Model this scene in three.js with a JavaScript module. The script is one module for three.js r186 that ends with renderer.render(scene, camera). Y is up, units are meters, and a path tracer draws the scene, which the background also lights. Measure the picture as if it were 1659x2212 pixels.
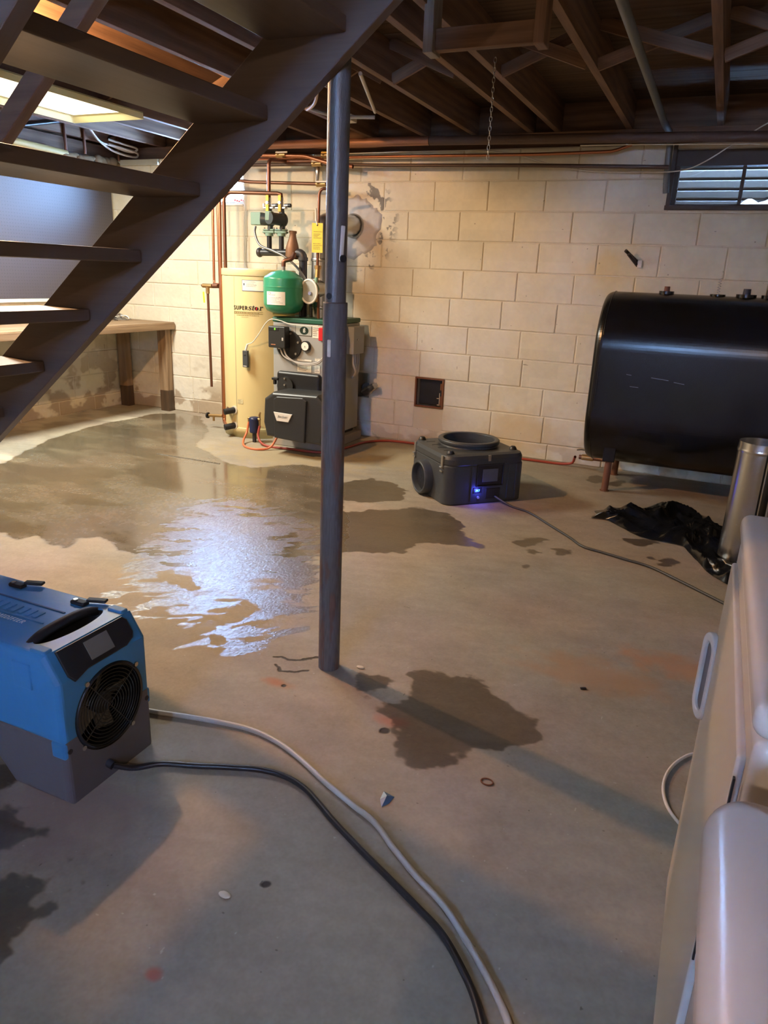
import * as THREE from 'three';
import { RoundedBoxGeometry } from 'three/addons/geometries/RoundedBoxGeometry.js';
import { mergeGeometries } from 'three/addons/utils/BufferGeometryUtils.js';
import { RectAreaLightUniformsLib } from 'three/addons/lights/RectAreaLightUniformsLib.js';
import * as CSG from 'three-bvh-csg';

// ---------------------------------------------------------------- camera, sky, exposure
const scene = new THREE.Scene();
const camera = new THREE.PerspectiveCamera(2 * Math.atan(1106 / 1556) * 180 / Math.PI, 1659 / 2212, 0.02, 60);
camera.position.set(0, 1.28426, 5.37899);
camera.rotation.set(-0.31691574, 0.41256789, 0.04179991, 'YXZ');
scene.add(camera);
scene.background = new THREE.Color(0.30, 0.53, 1.0);          // overcast daylight outside the basement windows
scene.backgroundIntensity = 210;
const renderer = new THREE.WebGLRenderer({ antialias: true });
renderer.toneMapping = THREE.LinearToneMapping;
renderer.toneMappingExposure = 1.02;
renderer.shadowMap.enabled = true;
RectAreaLightUniformsLib.init();

// ---------------------------------------------------------------- helpers
let seed = 7;
const rnd = () => { seed = (seed * 1664525 + 1013904223) >>> 0; return seed / 4294967296; };
const rr = (a, b) => a + (b - a) * rnd();
const V = (x, y, z) => new THREE.Vector3(x, y, z);
const N = 256, perm = new Float32Array(N * N);
for (let i = 0; i < N * N; i++) perm[i] = rnd();
function vn(x, y) {                                            // value noise, 0..1
  const xi = Math.floor(x), yi = Math.floor(y); let fx = x - xi, fy = y - yi;
  fx = fx * fx * (3 - 2 * fx); fy = fy * fy * (3 - 2 * fy);
  const a = xi & 255, b = (xi + 1) & 255, c = (yi & 255) << 8, d = ((yi + 1) & 255) << 8;
  const p = perm[c + a], q = perm[c + b], r = perm[d + a], s = perm[d + b];
  return p + (q - p) * fx + (r - p) * fy + (p - q - r + s) * fx * fy;
}
function fbm(x, y, o = 4) { let s = 0, a = 0.5, n = 0; for (let i = 0; i < o; i++) { s += a * vn(x + i * 37.3, y + i * 17.7); n += a; a *= 0.5; x *= 2.03; y *= 2.03; } return s / n; }
const sst = (a, b, x) => { const t = Math.min(1, Math.max(0, (x - a) / (b - a))); return t * t * (3 - 2 * t); };
const mix = (a, b, t) => a + (b - a) * t;
const names = {};
function uniq(n) { const k = names[n] = (names[n] ?? -1) + 1; return k ? n + '_' + String(k).padStart(3, '0') : n; }
function mesh(name, geo, mat, parent) {
  const m = new THREE.Mesh(geo, mat); m.castShadow = m.receiveShadow = true; m.name = parent ? name : uniq(name);
  (parent ?? scene).add(m); return m;
}
function thing(name, label, category, pos = [0, 0, 0], ry = 0, group) {
  const o = new THREE.Group(); o.name = uniq(name); o.position.set(...pos); o.rotation.y = ry;
  o.userData = { label, category }; if (group) o.userData.group = group; scene.add(o); return o;
}
function tag(o, label, category, group) { o.userData = { label, category }; if (group) o.userData.group = group; return o; }
function struct(name) { const o = new THREE.Group(); o.name = uniq(name); o.userData.kind = 'structure'; scene.add(o); return o; }
const at = (g, x, y, z) => g.translate(x, y, z);
const rbox = (w, h, d, r = 0.004, s = 2) => new RoundedBoxGeometry(w, h, d, s, Math.min(r, w / 2.01, h / 2.01, d / 2.01));
const box = (x0, x1, y0, y1, z0, z1, r = 0.003) => at(rbox(x1 - x0, y1 - y0, z1 - z0, r, 1), (x0 + x1) / 2, (y0 + y1) / 2, (z0 + z1) / 2);
const cyl = (r0, r1, h, s = 24) => new THREE.CylinderGeometry(r0, r1, h, s);
const lathe = (pts, s = 40) => new THREE.LatheGeometry(pts.map((p) => new THREE.Vector2(p[0], p[1])), s);
function along(g, a, b) {                                       // put a geometry standing on y (centre at 0) between two points
  const d = b.clone().sub(a), q = new THREE.Quaternion().setFromUnitVectors(V(0, 1, 0), d.clone().normalize());
  return g.applyQuaternion(q).translate((a.x + b.x) / 2, (a.y + b.y) / 2, (a.z + b.z) / 2);
}
const rod = (a, b, r, s = 14) => along(cyl(r, r, a.distanceTo(b), s), a, b);
const toXYZ = (g) => { const i = g.index ? g.toNonIndexed() : g; for (const k of Object.keys(i.attributes)) if (!['position', 'normal', 'uv'].includes(k)) i.deleteAttribute(k); return i; };
const merge = (a) => mergeGeometries(a.map(toXYZ));
function pathOf(pts, bend = 0.04) {                             // straight runs with rounded corners
  const c = new THREE.CurvePath(), p = pts.map((q) => V(...q)); let from = p[0];
  for (let i = 1; i < p.length; i++) {
    if (i === p.length - 1) { c.add(new THREE.LineCurve3(from, p[i])); break; }
    const u = p[i].clone().sub(p[i - 1]), v = p[i + 1].clone().sub(p[i]);
    const b = Math.min(bend, u.length() * 0.45, v.length() * 0.45); u.normalize(); v.normalize();
    const a = p[i].clone().addScaledVector(u, -b), d = p[i].clone().addScaledVector(v, b);
    c.add(new THREE.LineCurve3(from, a)); c.add(new THREE.QuadraticBezierCurve3(a, p[i], d)); from = d;
  }
  return c;
}
const pipe = (pts, r, bend, seg) => new THREE.TubeGeometry(pathOf(pts, bend), seg ?? Math.max(8, pts.length * 14), r, 12, false);
const hose = (pts, r, seg = 60) => new THREE.TubeGeometry(new THREE.CatmullRomCurve3(pts.map((q) => V(...q))), seg, r, 10, false);
function boxUV(g, sx = 1, along = 'x', off = rnd() * 9) {       // uv in metres, grain (u) along one axis
  const p = g.attributes.position, n = g.attributes.normal, uv = new Float32Array(p.count * 2);
  for (let i = 0; i < p.count; i++) {
    const c = [p.getX(i), p.getY(i), p.getZ(i)], a = [Math.abs(n.getX(i)), Math.abs(n.getY(i)), Math.abs(n.getZ(i))];
    const k = 'xyz'.indexOf(along), m = a.indexOf(Math.max(...a)), rest = [0, 1, 2].filter((j) => j !== k);
    const w = m === k ? rest[0] : rest.find((j) => j !== m);
    uv[2 * i] = (m === k ? c[rest[1]] : c[k]) * sx + off; uv[2 * i + 1] = c[w] * sx + off * 0.7;
  }
  g.setAttribute('uv', new THREE.BufferAttribute(uv, 2)); return g;
}
// ---------------------------------------------------------------- textures and materials
function dataTex(w, h, fn, srgb = true, repeat = true) {
  const a = new Uint8Array(w * h * 4), o = [0, 0, 0];
  for (let j = 0; j < h; j++) for (let i = 0; i < w; i++) {
    fn(i, j, o); const k = (j * w + i) * 4;
    for (let c = 0; c < 3; c++) a[k + c] = Math.max(0, Math.min(255, o[c] * 255 + 0.5)); a[k + 3] = 255;
  }
  const t = new THREE.DataTexture(a, w, h); t.magFilter = THREE.LinearFilter; t.minFilter = THREE.LinearMipmapLinearFilter; t.generateMipmaps = true;
  if (repeat) t.wrapS = t.wrapT = THREE.RepeatWrapping; if (srgb) t.colorSpace = THREE.SRGBColorSpace; t.needsUpdate = true; return t;
}
const s2 = (l) => l <= 0.0031308 ? 12.92 * l : 1.055 * Math.pow(l, 1 / 2.4) - 0.055;    // linear to sRGB for byte textures
function woodTex(a, b, knots = 1) {                             // tile 1.6 m along the grain, 0.8 m across
  return dataTex(512, 512, (i, j, o) => {
    const u = i / 512, v = j / 512;
    const wrap = (f) => { const t = sst(0.85, 1, u), s = sst(0.85, 1, v); return mix(mix(f(u, v), f(u - 1, v), t), mix(f(u, v - 1), f(u - 1, v - 1), t), s); };
    const g = wrap((x, y) => { const w = y * 40 + 3 * fbm(x * 3, y * 6, 3); return 0.5 + 0.5 * Math.sin(w * 2.2 + 5 * vn(x * 2, y * 9)); });
    const f = wrap((x, y) => fbm(x * 14, y * 190, 3)), big = wrap((x, y) => fbm(x * 4, y * 7, 3));
    const t = Math.min(1, Math.max(0, 0.2 + 0.35 * g * knots + 0.45 * f + 0.5 * (big - 0.5)));
    for (let c = 0; c < 3; c++) o[c] = s2(mix(a[c], b[c], t));
  });
}
const fineBump = dataTex(256, 256, (i, j, o) => { const v = 0.6 * vn(i * 0.5, j * 0.5) + 0.4 * vn(i * 0.13, j * 0.13); o[0] = o[1] = o[2] = v; }, false);
const lin = (r, g, b) => new THREE.Color().setRGB(r, g, b);
const std = (c, rough, metal = 0, more = {}) => new THREE.MeshStandardMaterial({ color: lin(...c), roughness: rough, metalness: metal, ...more });
function woody(tex, rough, bump = 0.0004) { tex.repeat.set(1 / 1.6, 1 / 0.8); return new THREE.MeshStandardMaterial({ map: tex, roughness: rough }); }
const M = {
  joist: woody(woodTex([0.078, 0.040, 0.024], [0.235, 0.135, 0.078]), 0.8),
  plank: woody(woodTex([0.042, 0.023, 0.012], [0.12, 0.07, 0.038]), 0.85),
  stair: woody(woodTex([0.088, 0.066, 0.057], [0.145, 0.11, 0.095], 0.4), 0.45),
  bench: woody(woodTex([0.13, 0.075, 0.04], [0.36, 0.25, 0.15]), 0.7),
  greyWood: woody(woodTex([0.13, 0.11, 0.095], [0.32, 0.28, 0.24]), 0.8),
  copper: std([0.50, 0.21, 0.115], 0.34, 0.9), copperDark: std([0.21, 0.10, 0.065], 0.42, 0.8), brass: std([0.5, 0.33, 0.15], 0.35, 0.9),
  iron: std([0.045, 0.04, 0.042], 0.45, 0.3), blackPaint: std([0.012, 0.013, 0.016], 0.4), blackPlastic: std([0.02, 0.022, 0.024], 0.42), rubber: std([0.012, 0.012, 0.014], 0.6),
  steel: std([0.55, 0.55, 0.55], 0.3, 1), galv: std([0.58, 0.6, 0.62], 0.3, 1, {}), white: std([0.72, 0.70, 0.66], 0.5), offWhite: std([0.62, 0.58, 0.5], 0.5),
  pump: std([0.19, 0.30, 0.24], 0.45), pumpDark: std([0.03, 0.04, 0.045], 0.45), yellow: std([0.75, 0.55, 0.03], 0.45), orange: std([0.62, 0.17, 0.07], 0.5), red: std([0.6, 0.02, 0.03], 0.4),
  green: std([0.035, 0.27, 0.15], 0.3), greenDark: std([0.02, 0.11, 0.075], 0.4), boiler: std([0.33, 0.345, 0.35], 0.5), beige: std([0.66, 0.56, 0.29], 0.42),
  rust: std([0.17, 0.07, 0.035], 0.8), cord: std([0.42, 0.41, 0.40], 0.45), concrete: std([0.34, 0.30, 0.25], 0.9), charcoal: std([0.048, 0.055, 0.064], 0.42), burner: std([0.024, 0.026, 0.028], 0.4),
  glass: new THREE.MeshPhysicalMaterial({ color: lin(0.95, 0.97, 0.97), roughness: 0.02, transmission: 1, thickness: 0, ior: 1.5 }),
};
M.iron.bumpMap = fineBump; M.iron.bumpScale = 0.0004;
function canvasTex(w, h, draw) { const c = document.createElement('canvas'); c.width = w; c.height = h; const x = c.getContext('2d'); draw(x, w, h); const t = new THREE.CanvasTexture(c); t.colorSpace = THREE.SRGBColorSpace; return t; }
function sticker(w, h, draw, pxw = 256, more = {}) { return [new THREE.PlaneGeometry(w, h), new THREE.MeshStandardMaterial({ map: canvasTex(pxw, Math.round(pxw * h / w), draw), roughness: 0.5, ...more })]; }
const scribble = (x, x0, y, n, w, h, ink = '#444') => { x.fillStyle = ink; for (let k = 0; k < n; k++) { const l = w * rr(0.5, 1); for (let q = 0; q < l;) { const s = rr(0.02, 0.07) * w; x.fillRect(x0 + q, y + k * h, Math.min(s, l - q), h * 0.4); q += s + 0.02 * w; } } };
const LAMP_I = 80, BULB_I = 13, REAR_I = 4.6;
const WET={film:[[[-3.19,3.15],[-3.08,3.08],[-2.92,3.11],[-2.89,3.04],[-2.73,3.09],[-2.62,3.09],[-2.66,2.95],[-2.62,2.89],[-2.42,2.96],[-2.29,2.98],[-2.17,3.02],[-1.93,3.03],[-1.7,3.01],[-1.54,2.81],[-1.56,2.56],[-1.44,2.46],[-1.78,1.86],[-1.86,1.72],[-2.05,1.34],[-2.33,1.13],[-2.49,1.1],[-2.65,1.22],[-2.75,1.38],[-2.93,1.37],[-3.12,1.26],[-3.46,1.05],[-3.61,0.84],[-3.67,0.62],[-3.93,0.34],[-4.13,0.12],[-4.36,0.09],[-4.59,0.26],[-4.58,0.57],[-4.6,1.08],[-4.5,1.53],[-4.2,2.17],[-4.19,2.45]]],puddle:[[[-2.54,2.17],[-2.42,1.99],[-2.11,2.06],[-1.96,2.09],[-1.83,2.19],[-1.72,2.28],[-1.56,2.56],[-1.47,2.77],[-1.43,2.89],[-1.28,3.09],[-1.32,3.18],[-1.4,3.18],[-1.43,3.27],[-1.53,3.28],[-1.62,3.39],[-1.68,3.4],[-1.82,3.42],[-1.9,3.43],[-2.03,3.4],[-2.1,3.35],[-2.15,3.24],[-2.19,3.12],[-2.33,2.97],[-2.31,2.86],[-2.5,2.58],[-2.55,2.33]],[[-1.54,3.56],[-1.53,3.45],[-1.52,3.38],[-1.46,3.32],[-1.38,3.35],[-1.32,3.26],[-1.3,3.36],[-1.3,3.46],[-1.34,3.54],[-1.42,3.52]]],hole:[[[-2.1,3.11],[-2.06,3.04],[-1.93,3.04],[-1.85,3.14],[-1.91,3.14],[-1.95,3.21]],[[-2.04,3.37],[-2.04,3.22],[-1.93,3.31],[-1.94,3.39]],[[-1.57,3.32],[-1.55,3.17],[-1.52,3.17],[-1.5,3.25]],[[-1.5,3.46],[-1.47,3.45],[-1.45,3.49],[-1.48,3.51]]],damp:[[[-2.11,1.4],[-2.05,1.34],[-1.94,1.2],[-1.76,1.22],[-1.62,1.32],[-1.57,1.52],[-1.67,1.64],[-1.82,1.7],[-1.93,1.74]],[[-1.82,1.94],[-1.76,1.9],[-1.61,1.76],[-1.43,1.63],[-1.26,1.64],[-1.1,1.78],[-1.02,1.94],[-0.9,2.05],[-1.03,2.11],[-1.15,2.14],[-1.23,2.33],[-1.35,2.43],[-1.52,2.51]],[[-0.79,3.38],[-0.76,3.32],[-0.72,3.3],[-0.68,3.3],[-0.63,3.31],[-0.57,3.28],[-0.51,3.3],[-0.47,3.34],[-0.43,3.38],[-0.37,3.41],[-0.32,3.44],[-0.29,3.47],[-0.27,3.52],[-0.32,3.57],[-0.36,3.62],[-0.4,3.63],[-0.43,3.64],[-0.44,3.68],[-0.48,3.71],[-0.48,3.77],[-0.51,3.8],[-0.54,3.83],[-0.57,3.84],[-0.6,3.83],[-0.62,3.8],[-0.66,3.77],[-0.66,3.74],[-0.66,3.7],[-0.69,3.67],[-0.76,3.61],[-0.76,3.56],[-0.71,3.5],[-0.71,3.43],[-0.77,3.37]],[[-0.92,3.5],[-0.9,3.42],[-0.84,3.4],[-0.8,3.42],[-0.8,3.49],[-0.84,3.54]],[[-1.5,4.42],[-1.44,4.38],[-1.41,4.34],[-1.37,4.32],[-1.39,4.35],[-1.39,4.38],[-1.37,4.36],[-1.33,4.36],[-1.3,4.35],[-1.29,4.37],[-1.29,4.39],[-1.31,4.4],[-1.32,4.39],[-1.34,4.41],[-1.31,4.43],[-1.28,4.42],[-1.28,4.4],[-1.26,4.4],[-1.25,4.42],[-1.24,4.44],[-1.25,4.47],[-1.27,4.5],[-1.32,4.56]],[[-1.26,4.62],[-1.23,4.57],[-1.23,4.55],[-1.19,4.54],[-1.15,4.52],[-1.15,4.49],[-1.14,4.48],[-1.15,4.46],[-1.13,4.44],[-1.12,4.46],[-1.13,4.48],[-1.12,4.51],[-1.13,4.53],[-1.11,4.55],[-1.11,4.57],[-1.1,4.56],[-1.09,4.52],[-1.07,4.49],[-1.05,4.48],[-1.03,4.5],[-1.05,4.51],[-1.06,4.53],[-1.06,4.55],[-1.04,4.57],[-1.04,4.59],[-1.04,4.6],[-1.05,4.63],[-1.05,4.66],[-1.04,4.66],[-1.03,4.69],[-1.04,4.71],[-1.02,4.7],[-1.02,4.66],[-1.0,4.65],[-0.99,4.65],[-0.99,4.64],[-0.97,4.64],[-0.97,4.66],[-0.99,4.67],[-1.0,4.67],[-1.01,4.7],[-1.01,4.72],[-1.01,4.73],[-1.0,4.75],[-1.0,4.81]],[[-1.61,4.34],[-1.53,4.31],[-1.47,4.31],[-1.46,4.36],[-1.53,4.4]],[[-0.68,1.84],[-0.68,1.88],[-0.72,1.93],[-0.75,1.92],[-0.8,1.91],[-0.78,1.86],[-0.74,1.81],[-0.68,1.8]],[[-0.62,1.76],[-0.64,1.8],[-0.66,1.83],[-0.7,1.83],[-0.72,1.81],[-0.72,1.79],[-0.68,1.75],[-0.64,1.75]],[[-0.64,1.95],[-0.63,1.97],[-0.65,2.01],[-0.67,2.01],[-0.7,1.99],[-0.68,1.95],[-0.67,1.92],[-0.64,1.92]],[[-0.61,2.16],[-0.62,2.2],[-0.63,2.24],[-0.66,2.23],[-0.67,2.19],[-0.67,2.16],[-0.66,2.12],[-0.64,2.14]],[[-0.48,1.87],[-0.5,1.93],[-0.52,1.96],[-0.56,1.95],[-0.57,1.93],[-0.58,1.89],[-0.54,1.86],[-0.5,1.86]],[[-0.12,1.51],[-0.15,1.57],[-0.18,1.61],[-0.22,1.6],[-0.24,1.58],[-0.25,1.55],[-0.19,1.5],[-0.14,1.49]],[[0.02,1.75],[-0.01,1.8],[-0.04,1.85],[-0.09,1.86],[-0.08,1.81],[-0.08,1.78],[-0.05,1.72],[-0.02,1.73]],[[-0.1,1.75],[-0.1,1.78],[-0.12,1.8],[-0.14,1.79],[-0.16,1.78],[-0.15,1.75],[-0.12,1.73],[-0.1,1.73]],[[-0.51,0.29],[-0.55,0.43],[-0.58,0.47],[-0.64,0.44],[-0.65,0.38],[-0.68,0.29],[-0.62,0.23],[-0.56,0.26]],[[-0.42,0.38],[-0.42,0.42],[-0.45,0.48],[-0.48,0.48],[-0.54,0.45],[-0.51,0.38],[-0.48,0.32],[-0.42,0.3]],[[-3.42,2.71],[-3.42,2.72],[-3.42,2.72],[-3.42,2.72],[-3.43,2.72],[-3.43,2.71],[-3.43,2.71],[-3.42,2.71]]]};
// ---------------------------------------------------------------- floor
const GX0 = -5.3, GZ0 = -0.1, GS = 0.0125, GW = 560, GH = 460;
function sdfGrid(polys) {                                       // signed distance in metres, negative inside
  const g = new Float32Array(GW * GH).fill(9);
  for (const p of polys) {
    let bx0 = 9, bx1 = -9, bz0 = 9, bz1 = -9; for (const [x, z] of p) { bx0 = Math.min(bx0, x); bx1 = Math.max(bx1, x); bz0 = Math.min(bz0, z); bz1 = Math.max(bz1, z); }
    for (let j = 0; j < GH; j++) { const z = GZ0 + j * GS; if (z < bz0 - 0.2 || z > bz1 + 0.2) continue;
      for (let i = 0; i < GW; i++) { const x = GX0 + i * GS; if (x < bx0 - 0.2 || x > bx1 + 0.2) continue;
        let d = 9, inside = false;
        for (let k = 0, l = p.length - 1; k < p.length; l = k++) {
          const [ax, az] = p[l], [bx, bz] = p[k], ex = bx - ax, ez = bz - az, wx = x - ax, wz = z - az;
          const t = Math.max(0, Math.min(1, (wx * ex + wz * ez) / (ex * ex + ez * ez + 1e-9)));
          d = Math.min(d, (wx - ex * t) ** 2 + (wz - ez * t) ** 2);
          if ((az > z) !== (bz > z) && x < ax + (z - az) / (bz - az) * ex) inside = !inside;
        }
        d = Math.sqrt(d) * (inside ? -1 : 1); const q = j * GW + i; if (d < g[q]) g[q] = d;
      } }
  }
  return g;
}
const SDF = Object.fromEntries(Object.entries(WET).map(([k, p]) => [k, sdfGrid(p)]));
function sd(k, x, z) {
  const u = (x - GX0) / GS, v = (z - GZ0) / GS, i = Math.floor(u), j = Math.floor(v); if (i < 0 || j < 0 || i >= GW - 1 || j >= GH - 1) return 9;
  const g = SDF[k], q = j * GW + i, a = u - i, b = v - j; return mix(mix(g[q], g[q + 1], a), mix(g[q + GW], g[q + GW + 1], a), b);
}
const SPOTS = [[-2.75, 0.95, 0.75, 0.42, [0.36, 0.285, 0.15]], [-1.9, 0.55, 0.6, 0.4, [0.36, 0.29, 0.17]], [-1.128, 3.614, 0.07, 0.03, [0.42, 0.13, 0.04]], [-0.71, 3.636, 0.06, 0.035, [0.5, 0.2, 0.12]], [-0.779, 4.6, 0.022, 0.016, [0.45, 0.08, 0.05]], [0.1, 2.85, 0.3, 0.12, [0.42, 0.2, 0.09]], [-0.2, 3.05, 0.3, 0.14, [0.36, 0.22, 0.12]], [-1.3, 4.35, 0.25, 0.2, [0.3, 0.2, 0.17]]];
const HOLES = [[-0.707, 3.69, 0.018], [-0.708, 4.324, 0.012], [-1.1, 3.62, 0.008]];
const CRACKS = [[[-1.225, 3.475], [-1.2, 3.458], [-1.175, 3.466], [-1.15, 3.455], [-1.12, 3.43], [-1.085, 3.405]], [[-1.19, 3.52], [-1.16, 3.545], [-1.13, 3.535], [-1.08, 3.5]]];
function segD(P, x, z) { let d = 9; for (let k = 1; k < P.length; k++) { const [ax, az] = P[k - 1], [bx, bz] = P[k], ex = bx - ax, ez = bz - az, t = Math.max(0, Math.min(1, ((x - ax) * ex + (z - az) * ez) / (ex * ex + ez * ez))); d = Math.min(d, Math.hypot(x - ax - ex * t, z - az - ez * t)); } return d; }
function floorAt(x, z, o) {                                     // o: r g b (linear), rough, height (m)
  const e = 0.06 * (fbm(x * 5, z * 5 + 40, 3) - 0.5) + 0.03 * (fbm(x * 26, z * 26, 3) - 0.5);
  const streak = fbm((x * 0.55 - z * 0.83) * 5, (x * 0.83 + z * 0.55) * 34, 3);
  const n1 = fbm(x * 1.3 + 3, z * 1.3 + 9, 4), n2 = fbm(x * 7, z * 11 + 7, 4), n3 = fbm(x * 60, z * 60, 2), n4 = vn(x * 190, z * 190);
  let r = 0.338, g = 0.300, b = 0.238;
  const k = 0.80 + 0.24 * n1 + 0.30 * (n2 - 0.5) + 0.16 * (n3 - 0.5) + 0.10 * (n4 - 0.5); r *= k; g *= k; b *= k;
  const hue = fbm(x * 1.7 + 20, z * 1.7, 3) - 0.5; r *= 1 + 0.22 * hue; b *= 1 - 0.12 * hue;
  const gh = fbm(x * 2.3 + 60, z * 2.3, 3) - 0.5; g *= 1 + 0.10 * gh; r *= 1 - 0.06 * gh;
  let rough = 0.72 + 0.2 * n3, h = 0.0006 * n2 + 0.0005 * n3 + 0.00025 * n4;
  const trowel = fbm((x * 0.3 + z) * 30, x * 2.5, 2); h += 0.0005 * trowel; const tk = 1 + 0.1 * (trowel - 0.5); r *= tk; g *= tk; b *= tk;
  const lime = sst(0.60, 0.72, fbm(x * 1.6 + 70, z * 3.4 + 5, 4)) * sst(-3.4, -4.4, x);                 // pale lime bloom by the left wall
  r = mix(r, 0.58, 0.6 * lime); g = mix(g, 0.54, 0.6 * lime); b = mix(b, 0.43, 0.6 * lime);
  const speck = vn(x * 75 + 11, z * 75); if (speck > 0.985) { const t = 0.45; r = mix(r, 0.6, t); g = mix(g, 0.58, t); b = mix(b, 0.52, t); } else if (speck < 0.012) { r *= 0.45; g *= 0.45; b *= 0.45; }
  for (const [sx, sz, ax, az, c] of SPOTS) { const d = Math.hypot((x - sx) / ax, (z - sz) / az) + 0.9 * (fbm(x * 18, z * 18, 3) - 0.5); const t = 0.62 * sst(1.15, 0.25, d); if (t > 0) { r = mix(r, c[0], t); g = mix(g, c[1], t); b = mix(b, c[2], t); } }
  for (const [hx, hz, q] of HOLES) { const d = Math.hypot(x - hx, z - hz) + 0.006 * (n3 - 0.5); const t = sst(q, q * 0.6, d); r = mix(r, 0.05, t); g = mix(g, 0.045, t); b = mix(b, 0.04, t); h -= 0.006 * t; }
  for (const C of CRACKS) { const d = segD(C, x + 0.02 * (n3 - 0.5), z + 0.02 * (n2 - 0.5)); const t = sst(0.007, 0.003, d); r *= 1 - 0.8 * t; g *= 1 - 0.8 * t; b *= 1 - 0.8 * t; h -= 0.005 * t; }
  // water: damp concrete, a smooth film and a thin puddle with a crinkled skin
  const damp = sst(0.006, -0.010, sd('damp', x, z) + e * 1.5 + 0.05 * (fbm(x * 12 + 5, z * 30 + 2, 3) - 0.5)) * (0.92 + 0.3 * (n2 - 0.5));
  const film = sst(0.008, -0.02, sd('film', x, z) + e * 1.3);
  const filmThin = 0.6 + 0.4 * sst(0.62, 0.42, fbm(x * 2.2 + 9, z * 5 + 3, 4));
  const ps = sd('puddle', x, z) + e * 1.2 + 0.22 * (streak - 0.52) * sst(-0.30, 0.0, sd('puddle', x, z));
  const pud = sst(0.004, -0.004, Math.max(ps, -(sd('hole', x, z) + e * 2.2)));
  const isl = sst(0.60, 0.65, fbm((x * 0.86 - z * 0.5) * 7 + 31, (x * 0.5 + z * 0.86) * 24 + 8, 4)) * (1 - sst(-0.12, -0.32, ps)); const pu = pud * (1 - isl);
  const w = Math.min(1, Math.max(damp, film * mix(0.55, 0.92, filmThin), pu * 0.7));
  const dk = 1 - (0.70 - 0.09 * film) * w; r *= dk; g *= dk * (1 - 0.07 * w); b *= dk * (1 - 0.20 * w);
  rough = mix(rough, 0.34, damp); 
  const fl = film * mix(0.5, 1, filmThin); rough = mix(rough, 0.11 + 0.05 * n2, fl); h *= 1 - 0.86 * fl;
  const rip = vn(x * 150, z * 110) + 0.5 * vn(x * 260 + 5, z * 200);
  rough = mix(rough, 0.33, pu); h = mix(h, 0.0012 * rip, pu);
  o[0] = r; o[1] = g; o[2] = b; o[3] = rough; o[4] = h; o[5] = Math.max(pu * (0.38 + 0.62 * sst(0.30, 0.66, vn(x * 125, z * 90) * 0.7 + 0.3 * vn(x * 300, z * 220))), film * 0.6 * filmThin, damp * 0.12); o[6] = pu > 0.5 ? 0.36 + 0.16 * (vn(x * 160, z * 120) - 0.5) : film > 0.5 ? 0.10 : 0.35;
}
function floorTile(x0, x1, z0, z1, w, h) {
  const C = new Uint8Array(w * h * 4), R = new Uint8Array(w * h * 4), B = new Uint8Array(w * h * 4), K = new Uint8Array(w * h * 4), o = [0, 0, 0, 0, 0, 0, 0], H = 0.006;
  for (let j = 0; j < h; j++) for (let i = 0; i < w; i++) {
    floorAt(x0 + (i + 0.5) / w * (x1 - x0), z1 - (j + 0.5) / h * (z1 - z0), o); const k = (j * w + i) * 4;
    for (let c = 0; c < 3; c++) { C[k + c] = Math.max(0, Math.min(255, s2(o[c]) * 255)); R[k + c] = Math.max(0, Math.min(255, o[3] * 255)); B[k + c] = Math.max(0, Math.min(255, (o[4] / H * 0.5 + 0.6) * 255)); }
    K[k] = o[5] * 255; K[k + 1] = o[6] * 255; C[k + 3] = R[k + 3] = B[k + 3] = K[k + 3] = 255;
  }
  const mk = (a, s) => { const t = new THREE.DataTexture(a, w, h); t.magFilter = THREE.LinearFilter; t.minFilter = THREE.LinearMipmapLinearFilter; t.generateMipmaps = true; if (s) t.colorSpace = THREE.SRGBColorSpace; t.needsUpdate = true; return t; };
  const k = mk(K); return new THREE.MeshPhysicalMaterial({ map: mk(C, true), roughnessMap: mk(R), roughness: 1, bumpMap: mk(B), bumpScale: H * 2, clearcoat: 1, clearcoatMap: k, clearcoatRoughness: 1, clearcoatRoughnessMap: k });   // the coat is the water lying on the concrete
}
const water = std([0.10, 0.088, 0.066], 0.07);                 // dark opaque gloss for the added glint beads
const XL = -5.14, XR = 1.95, ZF = 7.6;
const floor = struct('floor');
{
  const slab = (name, x0, x1, z0, z1, m) => {
    const g = new THREE.BoxGeometry(x1 - x0, 0.15, z1 - z0); g.translate((x0 + x1) / 2, -0.075, (z0 + z1) / 2);
    const p = g.attributes.position, uv = g.attributes.uv; for (let i = 0; i < p.count; i++) uv.setXY(i, (p.getX(i) - x0) / (x1 - x0), (z1 - p.getZ(i)) / (z1 - z0));
    mesh(name, g, m, floor);
  };
  slab('slab', XL, 1.3, 0, 1.9, floorTile(XL, 1.3, 0, 1.9, 2048, 640));
  slab('slab', -3.9, 1.3, 1.9, 5.4, floorTile(-3.9, 1.3, 1.9, 5.4, 2048, 1380));
  slab('slab', XL, -3.9, 1.9, 5.4, floorTile(XL, -3.9, 1.9, 5.4, 320, 640));
  const plain = floorTile(-1, 1, 5.4, 7.4, 512, 512);
  slab('slab', XL, XR, 5.4, ZF, plain); slab('slab', 1.3, XR, 0, 5.4, plain);
}
{ // water beads added in a row, shaped to glint as a bright streak
  const drops = [], dome = new THREE.SphereGeometry(1, 14, 6, 0, Math.PI * 2, 0, Math.PI / 2);
  for (const [a, b] of [[-3.53, -3.16], [-3.14, -3.12], [-3.10, -3.055], [-3.04, -3.0]]) for (let x = a; x <= b; x += 0.010) drops.push(dome.clone().scale(0.008, 0.0042, 0.0075).translate(x + rr(-0.001, 0.001), 0.0003, 1.418 - (x + 3.3) * 0.02 + rr(-0.001, 0.001)));
  mesh('glint_beads', merge(drops), water, floor).userData.kind = 'stuff';
}
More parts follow.
